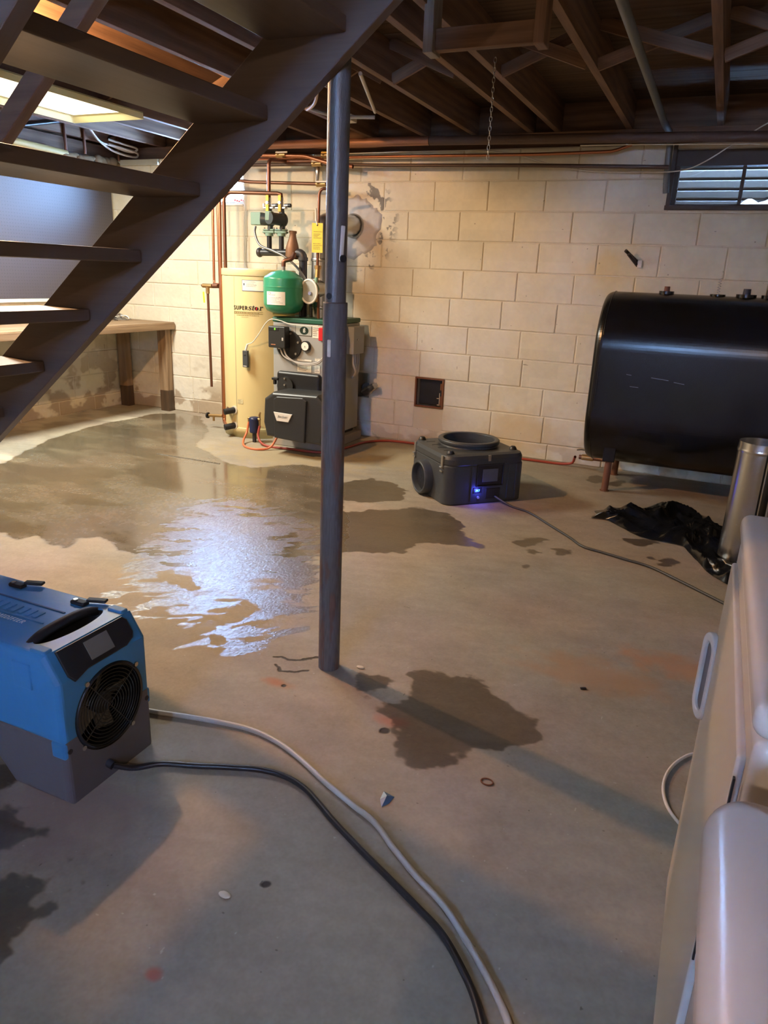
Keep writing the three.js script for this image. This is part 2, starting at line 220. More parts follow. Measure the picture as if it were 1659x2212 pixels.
// ---------------------------------------------------------------- block walls
const ROWS = [0, 0.1226]; for (let k = 1; k <= 10; k++) ROWS.push(0.1226 + 0.2032 * k);
const WALL_TOP = ROWS[ROWS.length - 1];                         // 2.155
const FL = [-2.70, 1.64];                                       // flue opening
function wallColor(X, y, left, o) {
  const n1 = fbm(X * 2.2, y * 2.2, 4), n2 = fbm(X * 9 + 4, y * 9, 4), n3 = fbm(X * 40, y * 40, 2);
  let r = 0.685, g = 0.645, b = 0.535; const k = 0.90 + 0.16 * n1 + 0.12 * (n2 - 0.5) + 0.07 * (n3 - 0.5); r *= k; g *= k; b *= k;
  const hue = fbm(X * 1.1 + 9, y * 1.4, 3) - 0.5; b *= 1 - 0.25 * hue; r *= 1 + 0.06 * hue;
  const bl = Math.floor(y / 0.2032) * 7.3 + Math.floor(X / 0.4064 + (Math.floor(y / 0.2032) % 2) * 0.5) * 3.1; const bk = 1 + 0.07 * (vn(bl, 3.3) - 0.5); r *= bk; g *= bk; b *= bk;
  // peeling paint and brown efflorescence along the bottom courses
  const low = left ? sst(0.95, 0.1, y) : sst(0.62, 0.02, y) * sst(-3.2, -3.9, X) + 0.55 * sst(0.30, 0.0, y);
  const peel = sst(0.50, 0.60, fbm(X * 5 + 13, y * 7, 4) + 0.16 * (low - 0.55)) * Math.min(1, low);
  r = mix(r, 0.30, peel * 0.75); g = mix(g, 0.215, peel * 0.75); b = mix(b, 0.135, peel * 0.75);
  const bloom = sst(0.58, 0.66, fbm(X * 7 + 50, y * 6 + 9, 4)) * Math.min(1, low); r = mix(r, 0.74, bloom * 0.7); g = mix(g, 0.71, bloom * 0.7); b = mix(b, 0.62, bloom * 0.7);
  if (!left) {
    const ye = sst(1.1, 0.2, Math.hypot((X + 1.25) / 0.42, (y - 0.2) / 0.24) + 0.8 * (fbm(X * 10, y * 10, 3) - 0.5)); r = mix(r, 0.60, ye * 0.6); g = mix(g, 0.44, ye * 0.6); b = mix(b, 0.20, ye * 0.6);
    const ye2 = sst(1, 0.3, Math.hypot((X + 0.75) / 0.22, (y - 1.38) / 0.2) + 0.8 * (fbm(X * 9, y * 9, 3) - 0.5)); g *= 1 - 0.10 * ye2; b *= 1 - 0.32 * ye2;
    const fd = Math.hypot(X - FL[0], (y - FL[1]) * 0.95), fn = fbm(X * 14 + 3, y * 14, 4);             // grey plaster collar with torn paint and soot blotches
    const soot = sst(0.57, 0.62, fbm(X * 17 + 8, y * 17 + 4, 4)) * sst(0.20, 0.24, fd) * sst(0.40, 0.29, fd + 0.1 * (fn - 0.5)) * sst(-2.75, -2.55, X); r = mix(r, 0.13, soot * 0.85); g = mix(g, 0.13, soot * 0.85); b = mix(b, 0.13, soot * 0.85);
  }
  const dot = vn(X * 33 + 70, y * 33); if (dot > 0.985) { r *= 0.45; g *= 0.42; b *= 0.4; }
  o[0] = r; o[1] = g; o[2] = b;
}
function wallMat(x0, x1, y1, w, h, left) {
  const o3 = [0, 0, 0];
  const map = dataTex(w, h, (i, j, o) => { wallColor(x0 + (i + 0.5) / w * (x1 - x0), (j + 0.5) / h * y1, left, o3); o[0] = s2(o3[0]); o[1] = s2(o3[1]); o[2] = s2(o3[2]); }, true, false);
  const bump = dataTex(w, h, (i, j, o) => { const X = x0 + (i + 0.5) / w * (x1 - x0), y = (j + 0.5) / h * y1; o[0] = o[1] = o[2] = 0.55 * fbm(X * 38, y * 38, 3) + 0.45 * fbm(X * 9, y * 9, 2); }, false, false);
  return new THREE.MeshStandardMaterial({ map, bumpMap: bump, bumpScale: 0.004, roughness: 0.78 });
}
const WX0 = -5.35, WX1 = 1.95;
const wallM = wallMat(WX0, WX1, 2.4, 2048, 674, false), wallLM = wallMat(-0.2, 7.8, 2.4, 1600, 480, true), mortarM = std([0.62, 0.57, 0.46], 0.9);
function blockGeo(u0, u1, y0, y1, uvOf, depth) {                // a block face standing proud of its joints, edges broken; local: u along the wall, y up, d outwards
  const j = 0.003, c = 0.005, t = 0.0055 + depth, P = [], U = [], I = [], sk = () => rr(-0.0015, 0.0015);
  const a = [u0 + j + sk(), y0 + j + sk()], b = [u1 - j + sk(), y0 + j + sk()], d = [u1 - j + sk(), y1 - j + sk()], e = [u0 + j + sk(), y1 - j + sk()];
  const out = [a, b, d, e], inn = [[a[0] + c, a[1] + c], [b[0] - c, b[1] + c], [d[0] - c, d[1] - c], [e[0] + c, e[1] - c]];
  const push = (q, w) => { P.push([q[0], q[1], w]); U.push(uvOf(q[0], q[1])); return P.length - 1; };
  const quad = (A, B, Cc, D) => { const i = push(...A), k = push(...B), l = push(...Cc), m = push(...D); I.push(i, k, l, i, l, m); };
  quad([inn[0], t], [inn[1], t], [inn[2], t], [inn[3], t]);
  for (let k = 0; k < 4; k++) { const n = (k + 1) % 4; quad([out[k], t - 0.004], [out[n], t - 0.004], [inn[n], t], [inn[k], t]); quad([out[k], -0.004], [out[n], -0.004], [out[n], t - 0.004], [out[k], t - 0.004]); }
  const g = new THREE.BufferGeometry(); g.setAttribute('position', new THREE.Float32BufferAttribute(P.flat(), 3)); g.setAttribute('uv', new THREE.Float32BufferAttribute(U.flat(), 2)); g.setIndex(I); const f = g.toNonIndexed(); f.computeVertexNormals(); return f;
}
const WIN_L = [-4.56, -3.735, 1.795, 2.10], WIN_R = [-0.425, 0.40, 1.775, 2.125], CLEAN = [-2.125, -1.885, 0.30, 0.53], STUB = [-2.645, -2.535, 0.31, 0.52];
const wallBack = struct('wall_back');
{
  const s = new THREE.Shape([[WX0, 0], [WX1, 0], [WX1, WALL_TOP], [WX0, WALL_TOP]].map((p) => new THREE.Vector2(...p)));
  for (const [a, b, c, d] of [WIN_L, WIN_R, CLEAN, STUB]) s.holes.push(new THREE.Path([[a, c], [a, d], [b, d], [b, c]].map((p) => new THREE.Vector2(...p))));
  mesh('mortar', new THREE.ExtrudeGeometry(s, { depth: 0.2, bevelEnabled: false }).translate(0, 0, -0.2), mortarM, wallBack);
  mesh('wall_cavity_back', new THREE.BoxGeometry(0.9, 0.4, 0.02).translate(-2.25, 0.42, -0.21), mortarM, wallBack);
  const OFF = { 7: -2.055, 6: -2.192, 5: -2.287, 4: -2.128, 3: -2.094, 2: -1.513, 1: -1.892 };
  for (let r = 0; r < ROWS.length - 1; r++) {
    let x = (OFF[r] ?? (r % 2 ? -2.05 : -2.25)); while (x > XL - 0.3) x -= 0.4064;
    for (; x < WX1; x += 0.4064) {
      let segs = [[Math.max(x, XL - 0.02), Math.min(x + 0.4064, WX1)]]; const y0 = ROWS[r], y1 = ROWS[r + 1];
      for (const [a, b, c, d] of [WIN_L, WIN_R, CLEAN, STUB]) if (d > y0 + 0.02 && c < y1 - 0.02) segs = segs.flatMap(([p, q]) => [[p, Math.min(q, a)], [Math.max(p, b), q]]).filter(([p, q]) => q - p > 0.035);
      for (const [p, q] of segs) if (q - p > 0.035) mesh('block', blockGeo(p, q, y0, y1, (u, v) => [(u - WX0) / (WX1 - WX0), v / 2.4], rr(-0.002, 0.002)), wallM, wallBack);
    }
  }
}
const wallLeft = struct('wall_left');
{
  mesh('mortar', new THREE.BoxGeometry(0.2, WALL_TOP, ZF + 0.2).translate(XL - 0.1, WALL_TOP / 2, ZF / 2), wallLM === 0 ? 0 : mortarM, wallLeft);
  for (let r = 0; r < ROWS.length - 1; r++) for (let z = -(r % 2) * 0.2032 + (r % 3) * 0.02; z < 3.4; z += 0.4064) {
    const a = Math.max(z, 0.004), b = z + 0.4064; if (b - a < 0.04) continue;
    const g = blockGeo(a, b, ROWS[r], ROWS[r + 1], (u, v) => [(u + 0.2) / 8, v / 2.4], rr(-0.002, 0.002));
    g.applyMatrix4(new THREE.Matrix4().set(0, 0, 1, XL, 0, 1, 0, 0, 1, 0, 0, 0, 0, 0, 0, 1));
    const p = g.attributes.position, n = g.attributes.normal, u = g.attributes.uv;              // the mapping mirrors: turn the triangles round
    for (let i = 0; i < p.count; i += 3) for (const [at_, k] of [[p, 3], [u, 2]]) for (let c = 0; c < k; c++) { const A = at_.array, s = A[(i + 1) * k + c]; A[(i + 1) * k + c] = A[(i + 2) * k + c]; A[(i + 2) * k + c] = s; }
    g.computeVertexNormals(); mesh('block', g, wallLM, wallLeft);
  }
}
const WIN_F = [-0.95, -0.15, 1.74, 2.06];                       // window in the wall behind the camera: it glints on the oil tank
const wallFront = struct('wall_front'), wallRight = struct('wall_right');
{
  const s = new THREE.Shape([[XL, 0], [XR, 0], [XR, WALL_TOP], [XL, WALL_TOP]].map((p) => new THREE.Vector2(...p))), [a, b, c, d] = WIN_F;
  s.holes.push(new THREE.Path([[a, c], [a, d], [b, d], [b, c]].map((p) => new THREE.Vector2(...p))));
  mesh('wall_slab', new THREE.ExtrudeGeometry(s, { depth: 0.2, bevelEnabled: false }).translate(0, 0, ZF), std([0.62, 0.58, 0.49], 0.85), wallFront);
  mesh('wall_slab', new THREE.BoxGeometry(0.2, WALL_TOP, ZF + 0.4).translate(XR + 0.1, WALL_TOP / 2, ZF / 2), std([0.62, 0.58, 0.49], 0.85), wallRight);
}
// ---------------------------------------------------------------- windows
function windowUnit(n, [x0, x1, y0, y1], z, panes, mat, glass) {
  const w = struct('window_' + n), f = 0.03;
  mesh('window_frame', merge([box(x0, x1, y0, y0 + f, z - 0.03, z + 0.03), box(x0, x1, y1 - f, y1, z - 0.03, z + 0.03), box(x0, x0 + f, y0 + f, y1 - f, z - 0.03, z + 0.03), box(x1 - f, x1, y0 + f, y1 - f, z - 0.03, z + 0.03)]), mat, w);
  const pw = (x1 - x0 - 2 * f) / panes;
  for (let k = 0; k < panes; k++) { const a = x0 + f + k * pw; if (k) mesh('mullion', box(a - 0.011, a + 0.011, y0 + f, y1 - f, z - 0.02, z + 0.02), mat, w); mesh('pane', new THREE.BoxGeometry(pw - 0.022, y1 - y0 - 2 * f, 0.004).translate(a + pw / 2, (y0 + y1) / 2, z), glass, w); }
  return w;
}
const winWood = std([0.07, 0.055, 0.045], 0.7), winPale = std([0.45, 0.42, 0.38], 0.6);
const w1 = windowUnit(1, WIN_L, -0.13, 2, winPale, M.glass);
mesh('window_sill', box(-4.56, -3.735, 1.785, 1.80, -0.2, 0.012), std([0.75, 0.73, 0.68], 0.6), w1);
{ const [g, m] = sticker(0.16, 0.045, (x, w, h) => { x.fillStyle = '#f4efe9'; x.fillRect(0, 0, w, h); x.fillStyle = '#b5403a'; for (let k = 0; k < 7; k++) x.fillRect(10 + k * 34, 18 + (k % 3) * 8, 26, 18); x.fillStyle = '#777'; x.fillRect(10, 6, 230, 4); }); mesh('sticker', g.translate(-3.84, 1.835, -0.124), m, w1); }
const w2 = windowUnit(2, WIN_R, -0.10, 2, winWood, M.glass);
mesh('window_sill', box(-0.45, 0.42, 1.762, 1.79, -0.2, 0.02), winWood, w2);
mesh('window_jamb', box(-0.445, -0.42, 1.765, 2.15, -0.2, 0.014), winWood, w2);
mesh('window_head', box(-0.45, 0.42, 2.03, 2.15, -0.14, -0.06), winWood, w2);
{ // corrugated window well outside the right-hand window
  const well = struct('window_well'), m = std([0.15, 0.11, 0.078], 0.6), dirt = std([0.05, 0.028, 0.016], 0.95);
  for (let k = 0; k < 10; k++) mesh('corrugation', rbox(1.0, 0.062, 0.03, 0.012).translate(0, 1.72 + k * 0.066, -0.62), m, well);
  mesh('backfill', box(-0.55, 0.55, 1.4, 2.9, -0.9, -0.64), dirt, well);
  mesh('added_sky_blocker', box(-0.62, 0.62, 2.37, 2.40, -0.49, -0.2), dirt, well);  // unseen slab added over the well to hold back skylight from the window
  mesh('well_side', box(-0.62, -0.5, 1.4, 2.35, -0.66, -0.2), m, well); mesh('well_side', box(0.5, 0.62, 1.4, 2.35, -0.66, -0.2), m, well);
  const g = new THREE.PlaneGeometry(1.0, 0.44, 50, 22).rotateX(-Math.PI / 2), p = g.attributes.position;
  for (let i = 0; i < p.count; i++) p.setY(i, 1.77 + 0.10 * Math.exp(-(((p.getX(i) - 0.14) / 0.14) ** 2)) * fbm(p.getX(i) * 9 + 3, p.getZ(i) * 9, 3) * 1.3 + 0.045 * fbm(p.getX(i) * 22, p.getZ(i) * 22, 3));
  g.translate(0, 0, -0.42); g.computeVertexNormals(); mesh('soil', g, dirt, well);
}
windowUnit(3, WIN_F, ZF + 0.1, 2, winPale, M.glass);
// ---------------------------------------------------------------- ceiling: joists, bridging, subfloor planks
const ceiling = struct('ceiling');
const JB = 2.26, JT = 2.444;
const JX = [-0.195, -0.745, -1.215, -1.40, -1.81, -2.18, -2.60, -3.01, -3.42, -3.86, -4.22, -4.63, -5.03, 0.30, 0.72, 1.13, 1.55];
{
  for (const x of JX) {
    const well = x > -3.15 && x < 0.25, runs = well ? [[0, 3.40], [4.47, ZF]] : [[0, ZF]];
    for (const [a, b] of runs) mesh('joist', boxUV(box(x - 0.02, x + 0.02, JB, JT, a - 0.12, b + 0.1, 0.002), 1, 'z'), M.joist, ceiling);
  }
  for (const z of [3.42, 4.45]) mesh('header', boxUV(box(-3.12, 0.28, JB, JT, z - 0.02, z + 0.02), 1, 'x'), M.joist, ceiling);
  const S = [...JX].sort((a, b) => a - b);
  for (let k = 1; k < S.length; k++) { const a = S[k - 1] + 0.02, b = S[k] - 0.02; if (b - a < 0.2 || b > 0.5) continue;
    for (const s of [0, 1]) { const y0 = s ? JT - 0.012 : JB + 0.012, y1 = s ? JB + 0.012 : JT - 0.012, z = 1.44 + (s ? 0.022 : -0.022); mesh('bridging', along(boxUV(rbox(0.055, Math.hypot(b - a, y1 - y0), 0.018, 0.002, 1), 1, 'y'), V(a, y0, z), V(b, y1, z)), M.joist, ceiling); } }
  for (let z = -0.15; z < ZF + 0.1; z += 0.142) {
    const cut = z + 0.07 > 3.44 && z + 0.07 < 4.43, runs = cut ? [[XL - 0.1, -3.12], [0.28, XR + 0.1]] : [[XL - 0.1, XR + 0.1]];
    for (const [a, b] of runs) mesh('plank', boxUV(box(a, b, JT, JT + 0.022, z + 0.002, z + 0.140, 0.002), 1, 'x'), M.plank, ceiling);
  }
  mesh('floor_above', new THREE.BoxGeometry(7.4, 0.04, 3.6).translate(-1.6, JT + 0.043, 1.64), M.plank, ceiling);
  mesh('floor_above', new THREE.BoxGeometry(7.4, 0.04, 3.3).translate(-1.6, JT + 0.043, 6.08), M.plank, ceiling);
  mesh('floor_above', new THREE.BoxGeometry(2.18, 0.04, 1.0).translate(-4.21, JT + 0.043, 3.94), M.plank, ceiling);
  mesh('floor_above', new THREE.BoxGeometry(1.8, 0.04, 1.0).translate(1.18, JT + 0.043, 3.94), M.plank, ceiling);
  mesh('sill_plate', boxUV(box(XL - 0.1, XR + 0.1, WALL_TOP, JB, -0.2, -0.07), 1, 'x'), M.joist, ceiling);
  mesh('rim_board', boxUV(box(XL - 0.2, XR + 0.2, WALL_TOP, JT + 0.06, -0.24, -0.14), 1, 'x'), M.joist, ceiling);
  mesh('rim_board', boxUV(box(XL - 0.2, XR + 0.2, WALL_TOP, JT + 0.06, ZF + 0.1, ZF + 0.22), 1, 'x'), M.joist, ceiling);
  mesh('rim_board', boxUV(box(XL - 0.22, XL - 0.1, WALL_TOP, JT + 0.06, -0.2, ZF + 0.2), 1, 'z'), M.joist, ceiling);
  mesh('rim_board', boxUV(box(XR + 0.1, XR + 0.22, WALL_TOP, JT + 0.06, -0.2, ZF + 0.2), 1, 'z'), M.joist, ceiling);
  mesh('sill_plate', boxUV(box(XL - 0.1, XL, WALL_TOP, JB, -0.1, ZF + 0.1), 1, 'z'), M.joist, ceiling);
  // shaft of the stairs up to the floor above
  const sh = struct('wall_stairwell'), pm = std([0.5, 0.46, 0.4], 0.8);
  mesh('shaft_side', new THREE.BoxGeometry(3.5, 1.5, 0.08).translate(-1.41, 3.2, 3.38), pm, sh); mesh('shaft_side', new THREE.BoxGeometry(3.5, 1.5, 0.08).translate(-1.41, 3.2, 4.49), pm, sh);
  mesh('shaft_side', new THREE.BoxGeometry(0.08, 1.5, 1.2).translate(-3.16, 3.2, 3.93), pm, sh); mesh('shaft_side', new THREE.BoxGeometry(0.08, 1.5, 1.2).translate(0.34, 3.2, 3.93), pm, sh);
  mesh('shaft_top', new THREE.BoxGeometry(3.7, 0.06, 1.3).translate(-1.41, 3.97, 3.93), pm, sh);
}
// ---------------------------------------------------------------- lamps
{
  const t = thing('ceiling_light', 'large lit rectangular ceiling light with pale yellow mitred frame behind the stairs', 'ceiling light', [-4.05, 2.215, 1.75]);
  const fr = std([0.82, 0.78, 0.42], 0.5), W = 0.62, L = 1.24, f = 0.10;
  const bev = (pts) => { const g = new THREE.BufferGeometry(); g.setAttribute('position', new THREE.Float32BufferAttribute(pts.flat(), 3)); g.setIndex([0, 1, 2, 0, 2, 3]); const n = g.toNonIndexed(); n.computeVertexNormals(); return n; };
  const o = [[-W / 2, -L / 2], [W / 2, -L / 2], [W / 2, L / 2], [-W / 2, L / 2]], q = [[-W / 2 + f, -L / 2 + f], [W / 2 - f, -L / 2 + f], [W / 2 - f, L / 2 - f], [-W / 2 + f, L / 2 - f]];
  for (let k = 0; k < 4; k++) { const n = (k + 1) % 4; mesh('frame', merge([bev([[o[k][0], 0, o[k][1]], [o[n][0], 0, o[n][1]], [q[n][0], 0.03, q[n][1]], [q[k][0], 0.03, q[k][1]]]), bev([[o[k][0], 0, o[k][1]], [o[n][0], 0, o[n][1]], [o[n][0], 0.042, o[n][1]], [o[k][0], 0.042, o[k][1]]])].map((g) => { g.setAttribute('uv', new THREE.Float32BufferAttribute(new Float32Array(g.attributes.position.count * 2), 2)); return g; })), fr, t); }
  mesh('housing', new THREE.BoxGeometry(W, 0.006, L).translate(0, 0.041, 0), fr, t);
  mesh('lamp_lens', new THREE.BoxGeometry(W - 2 * f, 0.006, L - 2 * f).translate(0, 0.032, 0), new THREE.MeshStandardMaterial({ color: lin(0.8, 0.8, 0.7), emissive: lin(1, 0.93, 0.66), emissiveIntensity: 3 }), t);
  const l = new THREE.RectAreaLight(lin(1, 0.955, 0.81), LAMP_I, W - 2 * f, L - 2 * f); l.position.set(0, 0.024, 0); l.rotation.x = -Math.PI / 2; t.add(l);
}
{ // bare bulb in the joist bay above the stairs, out of frame: it lights the joists orange
  const t = thing('light_bulb', 'bare warm light bulb in porcelain holder between joists beside the stairs', 'light bulb', [-2.80, 2.40, 2.98]);
  mesh('lampholder', lathe([[0, 0.05], [0.055, 0.05], [0.055, 0.03], [0.03, 0.01], [0.02, -0.02], [0, -0.02]]), M.white, t);
  mesh('bulb', lathe([[0, -0.115], [0.018, -0.11], [0.03, -0.085], [0.026, -0.055], [0.015, -0.03], [0.013, -0.02], [0, -0.02]]), new THREE.MeshStandardMaterial({ color: lin(0.9, 0.8, 0.6), emissive: lin(1, 0.55, 0.22), emissiveIntensity: 6 }), t);
  const l = new THREE.PointLight(lin(1, 0.56, 0.26), BULB_I); l.position.set(0, -0.08, 0); l.castShadow = true; l.shadow.radius = 1.5; t.add(l);
}
{ // bulb in the room behind the camera: it leaves the warm end of the glint on the oil tank
  const t = thing('light_bulb', 'bare warm light bulb at the ceiling behind the camera', 'light bulb', [0.62, 2.19, 7.0]);
  mesh('lampholder', lathe([[0, 0.07], [0.055, 0.07], [0.055, 0.03], [0.03, 0.01], [0.02, -0.02], [0, -0.02]]), M.white, t);
  mesh('bulb', lathe([[0, -0.115], [0.018, -0.11], [0.03, -0.085], [0.026, -0.055], [0.015, -0.03], [0.013, -0.02], [0, -0.02]]), new THREE.MeshStandardMaterial({ color: lin(0.9, 0.8, 0.6), emissive: lin(1, 0.62, 0.36), emissiveIntensity: 12 }), t);
  const l = new THREE.PointLight(lin(1, 0.74, 0.54), REAR_I); l.position.set(0, -0.08, 0); l.castShadow = true; l.shadow.radius = 1.5; t.add(l);
}
// ---------------------------------------------------------------- staircase
{
  const t = thing('staircase', 'dark brown open-riser wooden staircase rising across the upper left', 'staircase', [0, 0, 0]);
  const Lo = (x) => 1.898 + 0.807 * (x + 0.878), rise = 0.19;
  const str = (z0, z1) => {
    const a = -3.20, b = -0.02, s = new THREE.Shape([[-3.23, 0], [b, Lo(b)], [b, Lo(b) + 0.25], [-3.23 - 0.14, 0.135], [-3.37, 0]].map((p) => new THREE.Vector2(...p)));
    return boxUV(new THREE.ExtrudeGeometry(s, { depth: z1 - z0, bevelEnabled: true, bevelSize: 0.0015, bevelThickness: 0.0015, bevelSegments: 1 }).translate(0, 0, z0), 1, 'x');
  };
  mesh('stringer', str(3.479, 3.512), M.stair, t); mesh('stringer', str(4.337, 4.372), M.stair, t);
  for (let k = 1; k <= 12; k++) {
    const y = rise * k, xb = -0.878 + (y - 0.08 - 1.898) / 0.807;
    mesh('tread', boxUV(box(xb - 0.238, xb, y - 0.038, y, 3.5135, 4.3355, 0.004), 1, 'z'), M.stair, t);
  }
  const h0 = (x) => Lo(x) + 0.85, hr = new THREE.Shape([[-3.1, h0(-3.1)], [-0.45, h0(-0.45)], [-0.45, h0(-0.45) + 0.075], [-3.1, h0(-3.1) + 0.075]].map((p) => new THREE.Vector2(...p)));
  mesh('handrail', boxUV(new THREE.ExtrudeGeometry(hr, { depth: 0.036, bevelEnabled: true, bevelSize: 0.004, bevelThickness: 0.004, bevelSegments: 2 }).translate(0, 0, 3.478), 1, 'x'), woody(woodTex([0.10, 0.062, 0.045], [0.2, 0.13, 0.095]), 0.5), t);
  for (const x of [-2.95, -1.98 - 0.55, -0.6]) mesh('rail_post', boxUV(box(x - 0.04, x + 0.04, Lo(x) + 0.1, h0(x) + 0.02, 3.442, 3.478), 1, 'y'), M.stair, t);
}
// ---------------------------------------------------------------- steel column
{
  const t = thing('support_column', 'dark grey steel support column standing in front of the boiler', 'column', [-1.030, 0, 3.443]);
  const grey = std([0.11, 0.112, 0.116], 0.36, 0.1, { bumpMap: fineBump, bumpScale: 0.0006 }), o = [0, 0, 0];
  const rustTex = dataTex(256, 1024, (i, j, c) => { const u = i / 256, v = j / 1024, n = fbm(u * 9, v * 40, 4), low = sst(0.16, 0.02, v) * 0.42, r = sst(0.55, 0.68, n + low); const k = 0.8 + 0.4 * vn(u * 60, v * 200); for (let q = 0; q < 3; q++) c[q] = s2(mix([0.105, 0.1, 0.10][q], [0.13, 0.075, 0.055][q], r) * k); });
  const sleeve = new THREE.MeshStandardMaterial({ map: rustTex, roughness: 0.55, metalness: 0, bumpMap: fineBump, bumpScale: 0.0006 });
  mesh('sleeve', lathe([[0.0345, 0], [0.036, 0.002], [0.036, 1.20], [0.0355, 1.205], [0.032, 1.205]], 48), sleeve, t);
  mesh('tube', cyl(0.031, 0.031, 0.70, 40).translate(0, 1.54, 0), grey, t);
  mesh('top_plate', box(-0.05, 0.05, 1.87, 1.88, -0.05, 0.035), grey, t);
  mesh('pin', rod(V(0.029, 1.325, 0.018), V(0.036, 1.325, 0.020), 0.010), M.blackPaint, t); mesh('pin_hole', rod(V(-0.004, 1.222, 0.0305), V(-0.004, 1.222, 0.0318), 0.009), M.blackPaint, t);
  const paintA = rbox(0.013, 0.095, 0.006, 0.003), paintB = rbox(0.011, 0.05, 0.005, 0.0025);
  mesh('slot_tape', paintA.rotateZ(-0.05).rotateY(0.95).translate(0.027, 1.365, 0.0165), M.white, t); mesh('slot_tape', paintB.rotateY(0.1).translate(0.001, 1.075, 0.0365), M.white, t);
}
// ---------------------------------------------------------------- workbench and pegboard by the left wall
{
  const t = thing('workbench', 'old wooden workbench along the left wall under the pegboard', 'workbench', [-4.835, 0, 1.1]);
  for (let k = 0; k < 4; k++) mesh('board', boxUV(box(-0.285 + k * 0.157, -0.285 + k * 0.157 + 0.154, 0.772, 0.808, -1.08, 1.3), 1, 'z'), M.bench, t);
  mesh('apron', boxUV(box(0.315, 0.345, 0.745, 0.80, -1.08, 1.3), 1, 'z'), M.bench, t);
  const wet = woody(woodTex([0.03, 0.022, 0.016], [0.10, 0.06, 0.035]), 0.4);
  for (const [x, z] of [[0.245, -1.04], [0.245, 1.2], [-0.235, -1.035], [-0.235, 1.2]]) { const l = mesh('leg', boxUV(box(x - 0.048, x + 0.048, 0.19, 0.772, z - 0.035, z + 0.035), 1, 'y'), M.bench, t); mesh('wet_foot', boxUV(box(x - 0.0485, x + 0.0485, 0, 0.19, z - 0.0355, z + 0.0355), 1, 'y'), wet, l); }
  const p = tag(mesh('pegboard', new THREE.BoxGeometry(0.012, 1.16, 1.9), new THREE.MeshStandardMaterial({ map: (() => { const x = dataTex(128, 128, (i, j, o) => { const u = (i / 128 * 4) % 1 - 0.5, v = (j / 128 * 4) % 1 - 0.5, h = sst(0.12, 0.08, Math.hypot(u, v)), n = 0.9 + 0.2 * vn(i * 0.6, j * 0.6); o[0] = s2(mix(0.066 * n, 0.02, h)); o[1] = s2(mix(0.057 * n, 0.02, h)); o[2] = s2(mix(0.062 * n, 0.022, h)); }); x.repeat.set(19 , 11.6); return x; })(), roughness: 0.5 })), 'grey perforated pegboard mounted on the left wall above the workbench', 'pegboard');
  p.position.set(XL + 0.02, 1.575, 0.99);
  const scrap = thing('wire_scraps', 'tangle of bare metal wire lying on the workbench end', 'wire', [-4.98, 0.808, 0.22]);
  for (let k = 0; k < 5; k++) { const P = []; for (let i = 0; i < 7; i++) P.push([rr(-0.1, 0.1), 0.004 + rr(0, 0.05) * (i % 2), rr(-0.12, 0.12)]); mesh('wire', hose(P, 0.0035, 50), k % 2 ? M.iron : M.steel, scrap); }
  const pl = tag(mesh('shelf_board', boxUV(box(XL + 0.006, XL + 0.03, 0.965, 0.992, 0.05, 1.9), 1, 'z'), M.offWhite), 'pale batten along the bottom edge of the pegboard', 'batten'); 
  const blk = tag(mesh('wood_block', boxUV(box(-0.03, 0.03, 0, 0.04, -0.04, 0.04), 1, 'z'), M.bench), 'small offcut of pale wood on the workbench', 'wood block'); blk.position.set(-5.02, 0.808, 0.95);
}
